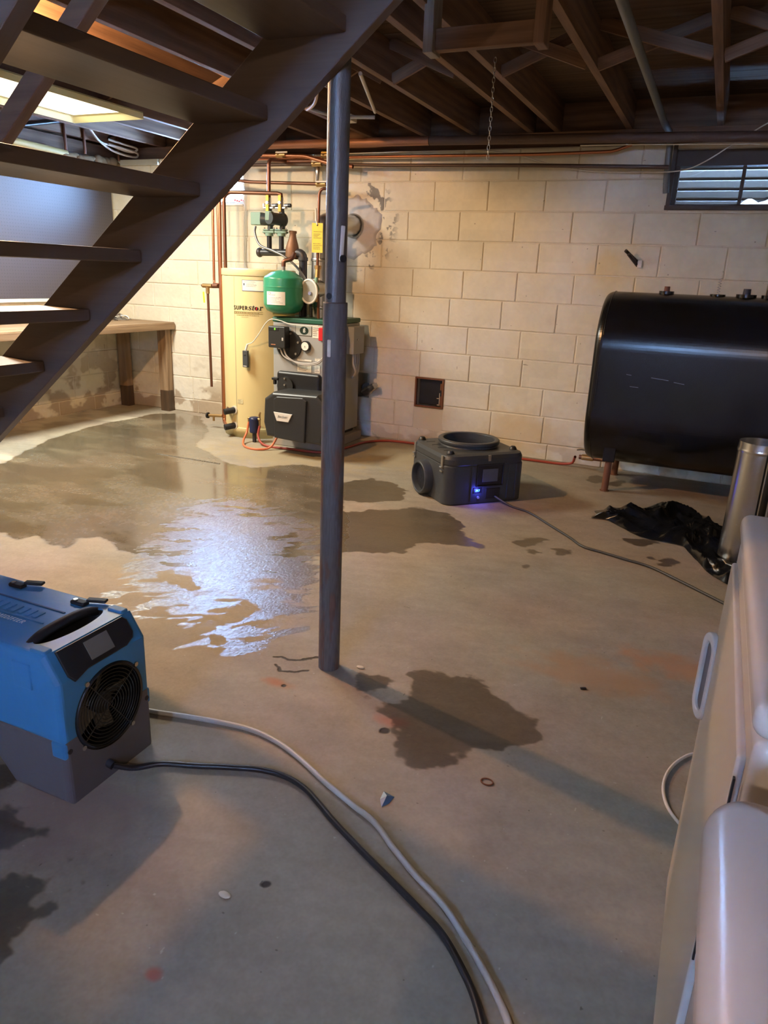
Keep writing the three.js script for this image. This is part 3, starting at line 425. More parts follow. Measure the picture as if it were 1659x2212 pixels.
// ---------------------------------------------------------------- indirect water heater
{
  const R = 0.285, t = thing('water_heater', 'tall beige cylindrical water heater beside the boiler', 'water heater', [-3.36, 0, 0.35]);
  mesh('jacket', lathe([[0, 0.03], [R - 0.004, 0.03], [R, 0.036], [R, 1.235], [R - 0.003, 1.238]], 64), M.beige, t);
  mesh('base_ring', lathe([[0, 0], [R + 0.008, 0], [R + 0.008, 0.075], [R, 0.08], [R - 0.01, 0.08]], 64), M.beige, t);
  mesh('lid', lathe([[R - 0.004, 1.240], [R + 0.004, 1.242], [R + 0.004, 1.286], [R - 0.006, 1.292], [0, 1.297]], 64), M.beige, t);
  mesh('seam', box(-0.004, 0.004, 0.08, 1.235, -0.003, 0.0006, 0.0003).translate(0, 0, R).rotateY(-0.13), std([0.42, 0.37, 0.22], 0.5), t);
  const wrap = (w, h, y, ang, draw, pxw, more = {}) => {        // a label wrapped on the jacket
    const a = w / R, g = new THREE.CylinderGeometry(R + 0.0022, R + 0.0022, h, 20, 1, true, ang - a / 2, a).translate(0, y, 0);
    return [g, new THREE.MeshStandardMaterial({ map: canvasTex(pxw, Math.round(pxw * h / w), draw), roughness: 0.45, ...more })];
  };
  { const [g, m] = wrap(0.165, 0.08, 1.172, 0.42, (x, w, h) => { x.fillStyle = '#2e3f77'; x.fillRect(0, 0, w, h); x.fillStyle = '#efeadb'; x.fillRect(8, 8, w - 16, h - 16); scribble(x, 50, 24, 2, 260, 14, '#777'); scribble(x, 90, 64, 4, 260, 16, '#5b5b66'); x.fillStyle = '#34345a'; x.fillRect(30, 60, 24, 40); }, 420); mesh('label', g, m, t); }
  { const [g, m] = wrap(0.25, 0.115, 0.985, 0.28, (x, w, h) => {
    x.clearRect(0, 0, w, h); x.fillStyle = '#0c0b0a'; x.font = 'bold 84px sans-serif'; x.save(); x.translate(6, 100); x.fillText('SUPER', 0, 0, 250); x.restore();
    x.font = 'italic bold 108px serif'; x.fillText('st', 258, 100); x.fillText('r', 428, 100); x.beginPath(); x.ellipse(392, 74, 31, 27, 0, 0, 7); x.fill(); x.fillStyle = '#c01c1c'; x.beginPath(); x.ellipse(392, 74, 11, 23, 0.25, 0, 7); x.fill();
    x.fillStyle = '#6b5620'; x.fillRect(10, 128, 480, 5); x.fillRect(10, 156, 480, 5); scribble(x, 10, 140, 1, 480, 16, '#6b5620'); scribble(x, 60, 178, 1, 380, 18, '#6b5620'); scribble(x, 140, 206, 1, 200, 14, '#8a7a40'); }, 512, { transparent: true, alphaTest: 0.4 }); mesh('lettering', g, m, t); }
  { const [g, m] = wrap(0.05, 0.035, 0.29, 0.0, (x, w, h) => { x.fillStyle = '#cfc6a0'; x.fillRect(0, 0, w, h); scribble(x, 4, 4, 4, 54, 10, '#6d6647'); }, 64); mesh('label', g, m, t); }
  for (const y of [0.215, 0.09]) { const a = -0.22, s = V(Math.sin(a) * R, y, Math.cos(a) * R); mesh('nipple', rod(s, V(s.x - 0.05, y - 0.012, s.z + 0.07), 0.024), M.rubber, t); mesh('flange', rod(V(s.x * 0.99, y, s.z * 0.99), V(s.x * 1.03, y, s.z * 1.03), 0.033), M.offWhite, t); }
}
{ const t = thing('thermostat_probe', 'small grey control box hung on the water heater by white wire', 'control box', [-3.287, 0.63, 0.655]);
  mesh('body', rbox(0.046, 0.128, 0.024, 0.004), M.charcoal, t); mesh('button', rbox(0.014, 0.01, 0.004, 0.001).translate(0, 0.03, 0.013), M.blackPlastic, t); mesh('label', rbox(0.03, 0.008, 0.002, 0.0008).translate(0, -0.054, 0.0128), M.cord, t);
  mesh('plug', rod(V(0, 0.064, 0), V(0.018, 0.112, 0), 0.008), M.white, t); mesh('wire', hose([[0.018, 0.112, 0], [0.06, 0.128, 0.0], [0.13, 0.19, 0.02], [0.22, 0.29, 0.04], [0.27, 0.315, 0.05], [0.33, 0.31, 0.04], [0.42, 0.29, 0.04], [0.58, 0.285, 0.04], [0.66, 0.29, 0.04]], 0.0035, 70), M.white, t); }
// ---------------------------------------------------------------- boiler
{
  const X0 = -3.03, X1 = -2.57, F = 0.665;
  const t = thing('boiler', 'grey oil-fired boiler with dark green top behind the steel column', 'boiler', [-2.80, 0, 0.40]); const ox = 2.80, oz = -0.40;
  const B = (a, b, c, d, e, f, r) => box(a + ox, b + ox, c, d, e + oz, f + oz, r);
  mesh('jacket', B(X0, X1, 0.10, 0.925, 0.13, F, 0.006), M.boiler, t); mesh('top_panel', B(X0 - 0.004, X1 + 0.004, 0.927, 0.962, 0.126, F + 0.006, 0.008), M.greenDark, t);
  mesh('base', B(X0 + 0.03, X1 - 0.03, 0.07, 0.10, 0.15, F - 0.03), M.blackPaint, t);
  const disc = (x, y, z, r, h, s = 32) => cyl(r, r, h, s).rotateX(Math.PI / 2).translate(x + ox, y, z + oz);
  const plate = mesh('tankless_plate', disc(-2.885, 0.765, F + 0.008, 0.105, 0.016, 40), M.blackPaint, t);
  for (let k = 0; k < 6; k++) { const a = k * 1.047 + 0.3; mesh('bolt', disc(-2.885 + 0.086 * Math.cos(a), 0.765 + 0.086 * Math.sin(a), F + 0.019, 0.009, 0.008, 6), M.steel, plate); }
  const aq = mesh('aquastat', merge([B(-3.02, -2.875, 0.745, 0.90, F + 0.016, F + 0.085, 0.008)]), M.blackPlastic, t);
  mesh('display_window', B(-3.015, -2.93, 0.868, 0.892, F + 0.082, F + 0.087, 0.002), M.blackPaint, aq);
  mesh('led_digit', merge([B(-2.965, -2.955, 0.874, 0.888, F + 0.086, F + 0.0885, 0.001)]), new THREE.MeshStandardMaterial({ color: lin(0.1, 0.3, 0.02), emissive: lin(0.25, 1, 0.05), emissiveIntensity: 1.2 }), aq);
  mesh('logo', B(-2.995, -2.955, 0.764, 0.771, F + 0.084, F + 0.0865, 0.001), M.copper, aq); mesh('label', B(-2.902, -2.888, 0.80, 0.822, F + 0.084, F + 0.0865, 0.001), M.cord, aq);
  { const [g, m] = sticker(0.137, 0.072, (x, w, h) => { x.fillStyle = '#1c2321'; x.fillRect(0, 0, w, h); x.fillStyle = '#aab0ae'; x.fillRect(6, 6, w - 12, h - 12); x.fillStyle = '#0c2a22'; x.beginPath(); x.ellipse(w * 0.53, h * 0.5, w * 0.27, h * 0.4, 0, 0, 7); x.fill(); x.fillStyle = '#e8ece9'; x.font = 'bold ' + Math.round(h * 0.52) + 'px sans-serif'; x.textAlign = 'center'; x.fillText('B', w * 0.53, h * 0.68); x.fillStyle = '#cfd6d2'; x.beginPath(); x.ellipse(w * 0.56, h * 0.27, w * 0.04, h * 0.05, 0.6, 0, 7); x.fill(); }, 320); mesh('badge', g.translate(-2.765 + ox, 0.877, F + 0.003 + oz), m, t); }
  const lab = (x, y, w, h, n, bg = '#e9e6dc') => { const [g, m] = sticker(w, h, (c, W, H) => { c.fillStyle = bg; c.fillRect(0, 0, W, H); scribble(c, W * 0.08, H * 0.12, n, W * 0.8, H * 0.8 / n, '#5a5a5a'); }, 128); mesh('label', g.translate(x + ox, y, F + 0.003 + oz), m, t); };
  lab(-2.652, 0.873, 0.08, 0.085, 5); lab(-2.757, 0.664, 0.12, 0.012, 1); lab(-2.757, 0.605, 0.12, 0.055, 4, '#dcd6c4'); lab(-2.648, 0.675, 0.04, 0.02, 2); lab(-2.648, 0.605, 0.045, 0.055, 4);
  const ga = mesh('gauge', disc(-2.741, 0.768, F + 0.012, 0.038, 0.024, 32), M.blackPaint, t);
  { const [g, m] = sticker(0.062, 0.062, (x, w) => { x.fillStyle = '#0a0a0a'; x.fillRect(0, 0, w, w); x.fillStyle = '#efece6'; x.beginPath(); x.arc(w / 2, w / 2, w * 0.49, 0, 7); x.fill(); x.strokeStyle = '#222'; x.lineWidth = 3; for (let k = 0; k < 9; k++) { const a = 2.4 + k * 0.55; x.beginPath(); x.moveTo(w / 2 + w * 0.4 * Math.cos(a), w / 2 + w * 0.4 * Math.sin(a)); x.lineTo(w / 2 + w * 0.33 * Math.cos(a), w / 2 + w * 0.33 * Math.sin(a)); x.stroke(); } x.fillStyle = '#333'; x.beginPath(); x.arc(w / 2, w * 0.52, 8, 0, 7); x.fill(); x.fillRect(w * 0.38, w * 0.66, w * 0.24, 5); }, 128); m.polygonOffset = false; mesh('dial', new THREE.CircleGeometry(0.031, 28).translate(-2.741 + ox, 0.768, F + 0.0255 + oz), m, ga); }
  mesh('emergency_switch', B(-2.628, -2.59, 0.815, 0.91, F, F + 0.03, 0.006), M.red, t);
  const door = mesh('burner_door', B(-2.975, -2.60, 0.33, 0.575, F + 0.002, F + 0.05, 0.035), M.blackPaint, t);
  mesh('inspection_cover', disc(-2.885, 0.47, F + 0.06, 0.068, 0.022, 36), M.blackPlastic, door);
  for (const [x, y] of [[-2.885, 0.525], [-2.885, 0.478], [-2.885, 0.425], [-2.66, 0.42]]) mesh('bolt', disc(x, y, F + 0.074, 0.008, 0.01, 6), M.steel, door);
  mesh('latch', merge([B(-3.01, -2.955, 0.503, 0.522, F + 0.02, F + 0.06, 0.004), B(-3.0, -2.98, 0.47, 0.503, F + 0.03, F + 0.055, 0.004)]), M.blackPaint, door);
  for (const [a, b, c] of [[-2.94, -2.83, 0.655], [-2.91, -2.80, 0.645]]) mesh('conduit', hose([[a + ox, 0.75, F + 0.05 + oz], [a + 0.03 + ox, 0.69, F + 0.05 + oz], [b + ox, c, F + 0.045 + oz], [-2.72 + ox, c - 0.01, F + 0.045 + oz], [-2.62 + ox, c + 0.01, F + 0.04 + oz], [-2.58 + ox, c + 0.05, F + 0.03 + oz]], 0.006, 60), M.cord, t);
  const sb = mesh('junction_box', B(-2.57, -2.505, 0.70, 0.905, 0.18, 0.36, 0.004), M.boiler, t);
  mesh('screw', rod(V(-2.503 + ox, 0.81, 0.30 + oz), V(-2.499 + ox, 0.81, 0.30 + oz), 0.006), M.steel, sb);
  for (let k = 0; k < 4; k++) mesh('cable', hose([[-2.535 + ox, 0.70, 0.22 + k * 0.03 + oz], [-2.53 + ox, 0.62, 0.22 + k * 0.03 + oz], [-2.525 + ox + k * 0.004, 0.56, 0.24 + k * 0.02 + oz], [-2.555 + ox, 0.51, 0.28 + oz]], 0.009, 24), M.cord, t);
  // burner under its moulded cover
  const bs = new THREE.Shape([[-0.215, -0.14], [0.215, -0.155], [0.232, -0.06], [0.225, 0.11], [0.18, 0.15], [-0.17, 0.14], [-0.225, 0.10], [-0.235, -0.06]].map((p) => new THREE.Vector2(...p)));
  const bc = mesh('burner_cover', new THREE.ExtrudeGeometry(bs, { depth: 0.20, bevelEnabled: true, bevelSize: 0.025, bevelThickness: 0.03, bevelSegments: 4 }).translate(-2.66 + ox, 0.295, 0.755 + oz), M.burner, t);
  const panel = new THREE.Shape([[-0.135, -0.15], [0.10, -0.16], [0.115, 0.13], [0.09, 0.145], [-0.12, 0.135], [-0.14, 0.12]].map((p) => new THREE.Vector2(...p)));
  mesh('front_panel', new THREE.ExtrudeGeometry(panel, { depth: 0.012, bevelEnabled: true, bevelSize: 0.008, bevelThickness: 0.008, bevelSegments: 3 }).translate(-2.67 + ox, 0.29, 0.98 + oz), M.burner, bc);
  const bd = new THREE.Shape([[-0.075, 0.03], [0.075, 0.026], [0.045, -0.03], [-0.05, -0.03]].map((p) => new THREE.Vector2(...p)));
  mesh('badge_plate', new THREE.ExtrudeGeometry(bd, { depth: 0.004, bevelEnabled: true, bevelSize: 0.002, bevelThickness: 0.002, bevelSegments: 1 }).translate(-2.735 + ox, 0.292, 1.003 + oz), M.white, bc);
  { const [g, m] = sticker(0.09, 0.032, (x, w, h) => { x.clearRect(0, 0, w, h); x.fillStyle = '#1b1b1b'; x.font = 'italic ' + Math.round(h * 0.72) + 'px serif'; x.textAlign = 'center'; x.fillText('Beckett', w / 2, h * 0.7); }, 256, { transparent: true, alphaTest: 0.4 }); mesh('lettering', g.translate(-2.737 + ox, 0.292, 1.0105 + oz), m, bc); }
  mesh('burner_tube', rod(V(-2.68 + ox, 0.33, F + oz), V(-2.68 + ox, 0.33, 0.76 + oz), 0.06), M.blackPaint, t);
  mesh('burner_lead', hose([[-2.50 + ox, 0.44, 0.80 + oz], [-2.47 + ox, 0.47, 0.74 + oz], [-2.50 + ox, 0.52, 0.70 + oz], [-2.56 + ox, 0.56, 0.69 + oz]], 0.006, 24), M.cord, t);
}
tag(mesh('boiler_pad', box(-3.02, -2.545, 0, 0.07, 0.10, 0.70, 0.006), M.concrete), 'low concrete pad under the boiler', 'concrete pad');
{ const t = thing('oil_filter', 'small dark blue oil filter canister in front of the water heater', 'oil filter', [-3.175, 0.075, 0.72]);
  mesh('canister', lathe([[0, 0], [0.034, 0.002], [0.038, 0.012], [0.038, 0.095], [0.042, 0.10], [0.042, 0.115], [0.03, 0.125], [0, 0.128]], 32), std([0.012, 0.02, 0.07], 0.35), t);
  mesh('fitting', merge([rod(V(-0.055, 0.11, 0), V(0.055, 0.11, 0), 0.011), rod(V(0.05, 0.06, 0), V(0.05, 0.15, 0), 0.008), rod(V(-0.05, 0.08, 0), V(-0.05, 0.12, 0), 0.008)]), M.brass, t); mesh('vent', rod(V(0.05, 0.15, 0), V(0.062, 0.165, 0.006), 0.007), M.brass, t);
  mesh('support_bracket', box(-0.012, 0.012, -0.075, 0.01, -0.012, 0.012), M.iron, t); }
tag(mesh('oil_hose', hose([[-3.225, 0.155, 0.72], [-3.23, 0.08, 0.74], [-3.21, 0.025, 0.82], [-3.12, 0.009, 0.92], [-3.0, 0.009, 0.94], [-2.93, 0.02, 0.88], [-2.90, 0.09, 0.83], [-2.89, 0.13, 0.82]], 0.0085, 70), M.orange), 'orange oil hose looping on the floor under the burner', 'hose');
tag(mesh('oil_line', hose([[-3.125, 0.135, 0.72], [-3.12, 0.06, 0.75], [-3.04, 0.014, 0.80], [-2.8, 0.011, 0.80], [-2.55, 0.011, 0.765], [-2.47, 0.011, 0.55], [-2.42, 0.011, 0.25], [-2.3, 0.011, 0.12], [-2.1, 0.011, 0.085], [-1.6, 0.011, 0.10], [-1.1, 0.011, 0.10], [-0.9, 0.011, 0.09], [-0.82, 0.03, 0.10], [-0.80, 0.075, 0.14], [-0.79, 0.098, 0.18]], 0.0095, 140), std([0.33, 0.05, 0.03], 0.5)), 'red oil line running along the foot of the back wall', 'pipe');
// ---------------------------------------------------------------- expansion tank
{ const t = thing('expansion_tank', 'green expansion tank hanging above the boiler top', 'tank', [-2.968, 0.972, 0.615]);
  const r = 0.147; mesh('shell', lathe([[0, 0.012], [r * 0.55, 0.016], [r * 0.85, 0.035], [r * 0.985, 0.075], [r, 0.10], [r, 0.195], [r + 0.003, 0.20], [r + 0.003, 0.206], [r, 0.211], [r, 0.258], [r * 0.95, 0.272], [r * 0.6, 0.305], [r * 0.3, 0.318], [0, 0.322]], 56), M.green, t);
  mesh('nipple', cyl(0.014, 0.014, 0.03, 16).translate(0, 0.333, 0), M.steel, t); mesh('air_valve', rod(V(0, 0.0, 0), V(0, 0.014, 0), 0.01), M.brass, t); mesh('bottom_ring', lathe([[0.075, 0.0], [0.082, 0.0], [0.082, 0.02], [0.075, 0.02]], 40), std([0.35, 0.32, 0.1], 0.5), t);
  const a = 0.15 / r, [, m] = sticker(0.15, 0.092, (x, w, h) => { x.fillStyle = '#e4e6e2'; x.fillRect(0, 0, w, h); x.strokeStyle = '#2b3350'; x.lineWidth = 4; x.beginPath(); x.ellipse(w * 0.19, h * 0.13, w * 0.08, h * 0.07, 0, 0, 7); x.stroke(); scribble(x, w * 0.06, h * 0.24, 1, w * 0.7, h * 0.1, '#777'); scribble(x, w * 0.06, h * 0.42, 5, w * 0.84, h * 0.1, '#999'); }, 256);
  mesh('label', new THREE.CylinderGeometry(r + 0.0015, r + 0.0015, 0.092, 16, 1, true, 0.12 - a / 2, a).translate(0, 0.125, 0), m, t);
  mesh('elbow', pipe([[0, 0.345, 0], [0, 0.385, 0], [0.055, 0.40, -0.03], [0.055, 0.44, -0.06]], 0.016, 0.03), M.copperDark, t); }
// ---------------------------------------------------------------- supply riser, manifold and circulators
{ const t = thing('supply_header', 'black supply header with rusty reducer above the green tank', 'pipework', [-3.1, 1.42, 0.40]);
  mesh('riser', pipe([[0.17, -0.47, 0.0], [0.17, 0.0, 0.0], [0.085, 0.0, 0.0]], 0.031, 0.06), M.iron, t); mesh('elbow_collar', rod(V(0.17, -0.055, 0), V(0.17, -0.03, 0), 0.037), M.iron, t); mesh('elbow_collar', rod(V(0.11, 0, 0), V(0.085, 0, 0), 0.037), M.iron, t);
  mesh('air_scoop', lathe([[0, -0.045], [0.044, -0.045], [0.05, -0.03], [0.05, 0.03], [0.043, 0.06], [0.027, 0.11], [0.024, 0.135], [0.029, 0.14], [0.029, 0.155], [0, 0.155]], 32).rotateZ(-0.04).translate(0.075, 0.0, 0.0), std([0.23, 0.12, 0.065], 0.55, 0.4), t);
  mesh('header_pipe', rod(V(0.05, 0, 0), V(-0.2, -0.004, 0), 0.026), M.blackPaint, t); mesh('end_cap', new THREE.SphereGeometry(0.036, 24, 16).scale(0.75, 1, 1).translate(-0.215, -0.004, 0), M.iron, t);
  for (const x of [-0.128, -0.02]) mesh('branch', rod(V(x, 0.0, 0), V(x, 0.115, 0), 0.019), M.blackPaint, t); }
for (const [i, x, z, dz] of [[0, -3.228, 0.40, 0.0], [1, -3.12, 0.40, 0.0]]) {
  const t = thing('circulator_pump', i ? 'right-hand dark circulator pump with rounded volute on the boiler header' : 'left-hand circulator pump with pale green box end on the boiler header', 'pump', [x, 1.535, z]);
  mesh('flange', merge([rod(V(0, 0, 0), V(0, 0.02, 0), 0.031), box(-0.052, 0.052, 0.02, 0.036, -0.02, 0.02, 0.006), box(-0.05, 0.05, 0.038, 0.05, -0.019, 0.019, 0.006)]), M.pump, t);
  mesh('volute', merge([new THREE.SphereGeometry(0.045, 24, 16).scale(0.9, 1.15, 0.9).translate(0.012, 0.115, 0), rod(V(0.008, 0.04, 0), V(0.012, 0.09, 0), 0.021), rod(V(0.008, 0.14, 0), V(0.002, 0.19, 0), 0.02)]), M.pumpDark, t);
  mesh('motor', rod(V(0.01, 0.115, 0.01), V(i ? -0.02 : -0.05, 0.118, i ? 0.14 : 0.03), 0.043, 28), M.pumpDark, t);
  mesh('control_box', i ? box(-0.055, 0.0, 0.10, 0.165, 0.10, 0.14, 0.006) : box(-0.135, -0.045, 0.075, 0.165, -0.03, 0.05, 0.006), M.pump, t);
  for (const s of [-1, 1]) mesh('bolt', rod(V(s * 0.042, 0.012, 0), V(s * 0.042, 0.062, 0), 0.005), M.steel, t);
  mesh('isolation_valve', merge([rod(V(0, 0.19, 0), V(0, 0.27, 0), 0.017), box(-0.045, 0.045, 0.19, 0.204, -0.018, 0.018, 0.004), rod(V(-0.045, 0.2, 0), V(-0.045, 0.23, 0), 0.007), rod(V(0.03, 0.215, 0), V(0.062, 0.215, 0.0), 0.013)]), M.steel, t);
  const h = mesh('lever', box(-0.0125, 0.0125, 0.245, 0.285, 0.022, 0.027, 0.002), M.yellow, t); mesh('lever_grip', box(-0.0125, 0.0125, 0.17, 0.222, 0.022, 0.028, 0.002), i ? std([0.7, 0.38, 0.03], 0.45) : M.yellow, h); mesh('lever_hub', rod(V(0, 0.233, 0.0), V(0, 0.233, 0.03), 0.012), M.steel, h);
  mesh('knob', rod(V(0.062, 0.215, 0), V(0.082, 0.215, 0), 0.014), M.blackPaint, t);
}
tag(mesh('flex_conduit', hose([[-3.33, 1.60, 0.43], [-3.325, 1.56, 0.45], [-3.27, 1.47, 0.47], [-3.15, 1.43, 0.48], [-3.03, 1.385, 0.49], [-2.93, 1.30, 0.46], [-2.87, 1.18, 0.42], [-2.85, 1.0, 0.42], [-2.85, 0.962, 0.42]], 0.0085, 90), std([0.22, 0.22, 0.22], 0.45, 0.7)), 'grey flexible metal conduit curving down from the pumps to boiler', 'conduit');
// ---------------------------------------------------------------- copper pipes
const cop = (name, label, pts, r, m = M.copper, bend = 0.035) => tag(mesh(name, pipe(pts, r, bend), m), label, 'pipe');
cop('copper_pipe', 'copper riser from the left circulator pump up to the ceiling', [[-3.228, 1.80, 0.40], [-3.228, 2.06, 0.40], [-3.228, 2.085, 0.16], [-2.9, 2.082, 0.16]], 0.0145, M.copperDark);
cop('copper_pipe', 'copper loop from right pump turning down beside the water heater', [[-3.12, 1.80, 0.40], [-3.12, 1.832, 0.40], [-3.55, 1.838, 0.46], [-3.565, 1.80, 0.50], [-3.572, 0.215, 0.50], [-3.46, 0.205, 0.67]], 0.0145, M.copperDark, 0.045);
cop('copper_pipe', 'bright copper riser second from the water heater with floor drain valve', [[-3.645, 2.13, 0.44], [-3.648, 1.2, 0.455], [-3.652, 0.07, 0.46], [-3.47, 0.075, 0.67]], 0.0145);
cop('copper_pipe', 'slim leaning copper riser third from the water heater', [[-3.775, 2.13, 0.30], [-3.745, 0.8, 0.33], [-3.715, 0.06, 0.36]], 0.0125);
cop('copper_pipe', 'thin copper riser at far left of the pipe cluster', [[-3.815, 2.12, 0.30], [-3.80, 1.17, 0.34], [-3.745, 1.165, 0.40], [-3.66, 1.165, 0.455]], 0.0105, M.copper, 0.02);
cop('relief_pipe', 'short copper relief pipe hanging open above the floor', [[-3.86, 1.15, 0.42], [-3.80, 1.15, 0.44], [-3.79, 1.10, 0.44], [-3.776, 0.345, 0.45]], 0.0105, M.copperDark, 0.02);
{ const t = thing('drain_valve', 'brass drain valve with black wheel close to the floor', 'valve', [-3.66, 0.115, 0.47]); mesh('body', merge([rod(V(0, 0, 0), V(-0.13, -0.008, 0.01), 0.013), rod(V(-0.085, -0.005, 0.008), V(-0.085, -0.05, 0.008), 0.009)]), M.brass, t); mesh('wheel', cyl(0.025, 0.025, 0.012, 18).rotateZ(Math.PI / 2).translate(-0.142, -0.009, 0.011), M.blackPaint, t); }
{ const t = thing('relief_valve', 'brass relief tee fitting between the copper risers', 'valve', [-3.79, 1.15, 0.44]); mesh('tee', merge([rod(V(-0.045, 0, 0), V(0.045, 0, 0), 0.017), rod(V(0, 0.0, 0), V(0, -0.06, 0), 0.0155)]), M.brass, t); mesh('collar', rod(V(0.055, 0.002, 0.0), V(0.105, 0.004, 0.0), 0.019), M.copperDark, t); mesh('warning_tag', box(-0.045, -0.03, -0.13, -0.045, 0.01, 0.012, 0.0005).rotateZ(0.06), M.yellow, t); }
cop('main_pipe', 'thick copper main pipe at the wall top above the boiler', [[-3.62, 2.19, 0.25], [-3.28, 2.187, 0.25], [-2.02, 2.178, 0.25]], 0.030, std([0.36, 0.18, 0.115], 0.42, 0.6));
cop('main_pipe', 'thick dark iron main pipe at the wall top above the oil tank', [[-2.015, 2.178, 0.25], [-0.58, 2.152, 0.25], [0.9, 2.12, 0.25]], 0.030, std([0.10, 0.062, 0.045], 0.6, 0.2));
cop('water_pipe', 'thin copper pipe under the thick main with upturned end', [[-3.7, 2.115, 0.12], [-2.38, 2.106, 0.12], [-1.3, 2.095, 0.12], [-0.80, 2.10, 0.12], [-0.69, 2.135, 0.13]], 0.0105);
cop('iron_pipe', 'dark straight pipe below the copper main reaching the window', [[-3.62, 2.065, 0.17], [-2.9, 2.06, 0.16], [-2.41, 2.048, 0.12], [-1.32, 2.028, 0.12], [-0.45, 2.002, 0.12]], 0.0125, std([0.11, 0.075, 0.06], 0.5, 0.5));
cop('copper_pipe', 'copper pipe with long white valve handle crossing behind the pumps', [[-3.95, 1.985, 0.21], [-3.66, 1.952, 0.25], [-3.5, 1.933, 0.25], [-2.75, 1.908, 0.25]], 0.0125, M.copperDark);
cop('copper_pipe', 'copper branch sloping down behind the column top', [[-3.57, 2.132, 0.20], [-3.03, 2.112, 0.20], [-2.80, 2.052, 0.22], [-2.62, 2.03, 0.22]], 0.0145);
cop('fill_pipe', 'slim copper feed pipe dropping beside the column to the green fitting', [[-2.60, 1.855, 0.42], [-2.722, 1.852, 0.50], [-2.742, 1.82, 0.50], [-2.74, 1.25, 0.52], [-2.715, 0.962, 0.54]], 0.0105, M.copperDark, 0.03);
{ let n = 0; for (const [x, y, z, m, lb] of [[-3.24, 2.125, 0.225, M.white, 'white lever valve on the upper copper branch'], [-2.86, 1.912, 0.275, M.white, 'white lever valve on the lower copper pipe'], [-2.95, 2.064, 0.185, M.offWhite, 'cream lever valve on the dark straight pipe'], [-2.86, 2.118, 0.20, std([0.75, 0.42, 0.05], 0.5), 'amber lever valve close to the column top']]) {
  const t = thing('lever_valve', lb, 'valve', [x, y, z]); mesh('body', merge([rod(V(-0.04, 0, -0.02), V(0.04, 0, -0.02), 0.021), rod(V(-0.02, 0, -0.02), V(-0.02, 0.012, 0.016), 0.011)]), M.brass, t); mesh('lever', box(-0.03, 0.075, 0.006, 0.018, 0.012, 0.018, 0.003), m, t); n++; } }
{ const t = thing('fill_valve', 'green pressure fitting on the copper feed pipe', 'valve', [-2.735, 1.17, 0.56]); mesh('body', merge([new THREE.SphereGeometry(0.034, 20, 14), rod(V(-0.07, 0.0, 0.01), V(0, 0, 0), 0.022), rod(V(0, -0.06, 0), V(0, 0.08, -0.02), 0.014)]), std([0.2, 0.38, 0.28], 0.5), t); mesh('union', merge([rod(V(0, 0.08, -0.03), V(0, 0.16, -0.04), 0.019), rod(V(0, 0.14, -0.04), V(0, 0.165, -0.04), 0.025)]), M.brass, t); mesh('union', rod(V(0, -0.09, 0.0), V(0, -0.05, 0), 0.02), M.brass, t); mesh('lever_tag', box(-0.05, -0.02, -0.05, -0.015, 0.03, 0.034, 0.002), M.white, t); }
{ const t = thing('service_tag', 'yellow printed service tag hanging on the copper feed pipe', 'tag', [-2.732, 1.51, 0.535]); const [g, m] = sticker(0.08, 0.20, (x, w, h) => { x.fillStyle = '#efdc55'; x.fillRect(0, 0, w, h); x.fillStyle = '#3a3a2a'; x.beginPath(); x.arc(w * 0.5, h * 0.08, 8, 0, 7); x.fill(); scribble(x, w * 0.15, h * 0.28, 1, w * 0.9, h * 0.06, '#7c7430'); scribble(x, w * 0.15, h * 0.36, 4, w * 0.75, h * 0.045, '#4c4828'); scribble(x, w * 0.12, h * 0.68, 4, w * 0.85, h * 0.06, '#77703a'); }, 128); mesh('card', g.rotateY(0.25).translate(0, 0.012, 0.003), m, t); mesh('tie', hose([[0, 0.10, 0.004], [-0.012, 0.13, 0.0], [-0.016, 0.18, -0.004], [-0.02, 0.21, -0.005]], 0.006, 20), M.white, t); }
tag(mesh('thermostat_wire', hose([[-3.68, 2.10, 0.05], [-3.70, 1.9, 0.03], [-3.705, 1.6, 0.03], [-3.70, 1.3, 0.03], [-3.55, 1.27, 0.05]], 0.0035, 40), M.offWhite), 'thin white wire hanging down the wall beside the bright window', 'wire');
{ const t = thing('air_vent', 'small grey vent bottle under the ceiling pipes', 'vent', [-2.97, 2.01, 0.12]); mesh('body', lathe([[0, -0.075], [0.008, -0.07], [0.016, -0.02], [0.02, 0.0], [0.02, 0.035], [0, 0.04]], 20), M.steel, t); }
// ---------------------------------------------------------------- flue, barometric damper and thimble
{ const t = thing('flue_pipe', 'galvanised flue pipe rising from boiler and entering the wall', 'flue', [-2.795, 0.962, 0.36]);
  mesh('vertical_section', merge([cyl(0.075, 0.075, 0.5, 36).translate(0, 0.25, 0), lathe([[0.075, 0.40], [0.078, 0.405], [0.078, 0.42], [0.075, 0.425]], 36), lathe([[0.075, 0.06], [0.078, 0.065], [0.078, 0.08], [0.075, 0.085]], 36)]), M.galv, t);
  mesh('elbow', pipe([[0, 0.49, 0], [0, 0.675, 0.0], [0.085, 0.68, -0.20], [0.095, 0.68, -0.36]], 0.075, 0.11, 40), M.galv, t);
  mesh('tee', rod(V(0, 0.21, 0.05), V(0.022, 0.21, 0.20), 0.068, 32), M.galv, t); }
{ const t = thing('draft_damper', 'round white draft damper dial facing forward beside the green tank', 'damper', [-2.762, 1.152, 0.60]);
  mesh('ring', new THREE.TorusGeometry(0.082, 0.008, 12, 48).rotateY(-0.25), M.white, t); mesh('plate', cyl(0.078, 0.078, 0.004, 40).rotateX(Math.PI / 2).rotateY(-0.25), std([0.5, 0.5, 0.48], 0.4, 0.5), t); mesh('weight', rod(V(0.01, -0.01, 0.004), V(0.02, -0.01, 0.025), 0.012), M.steel, t); }
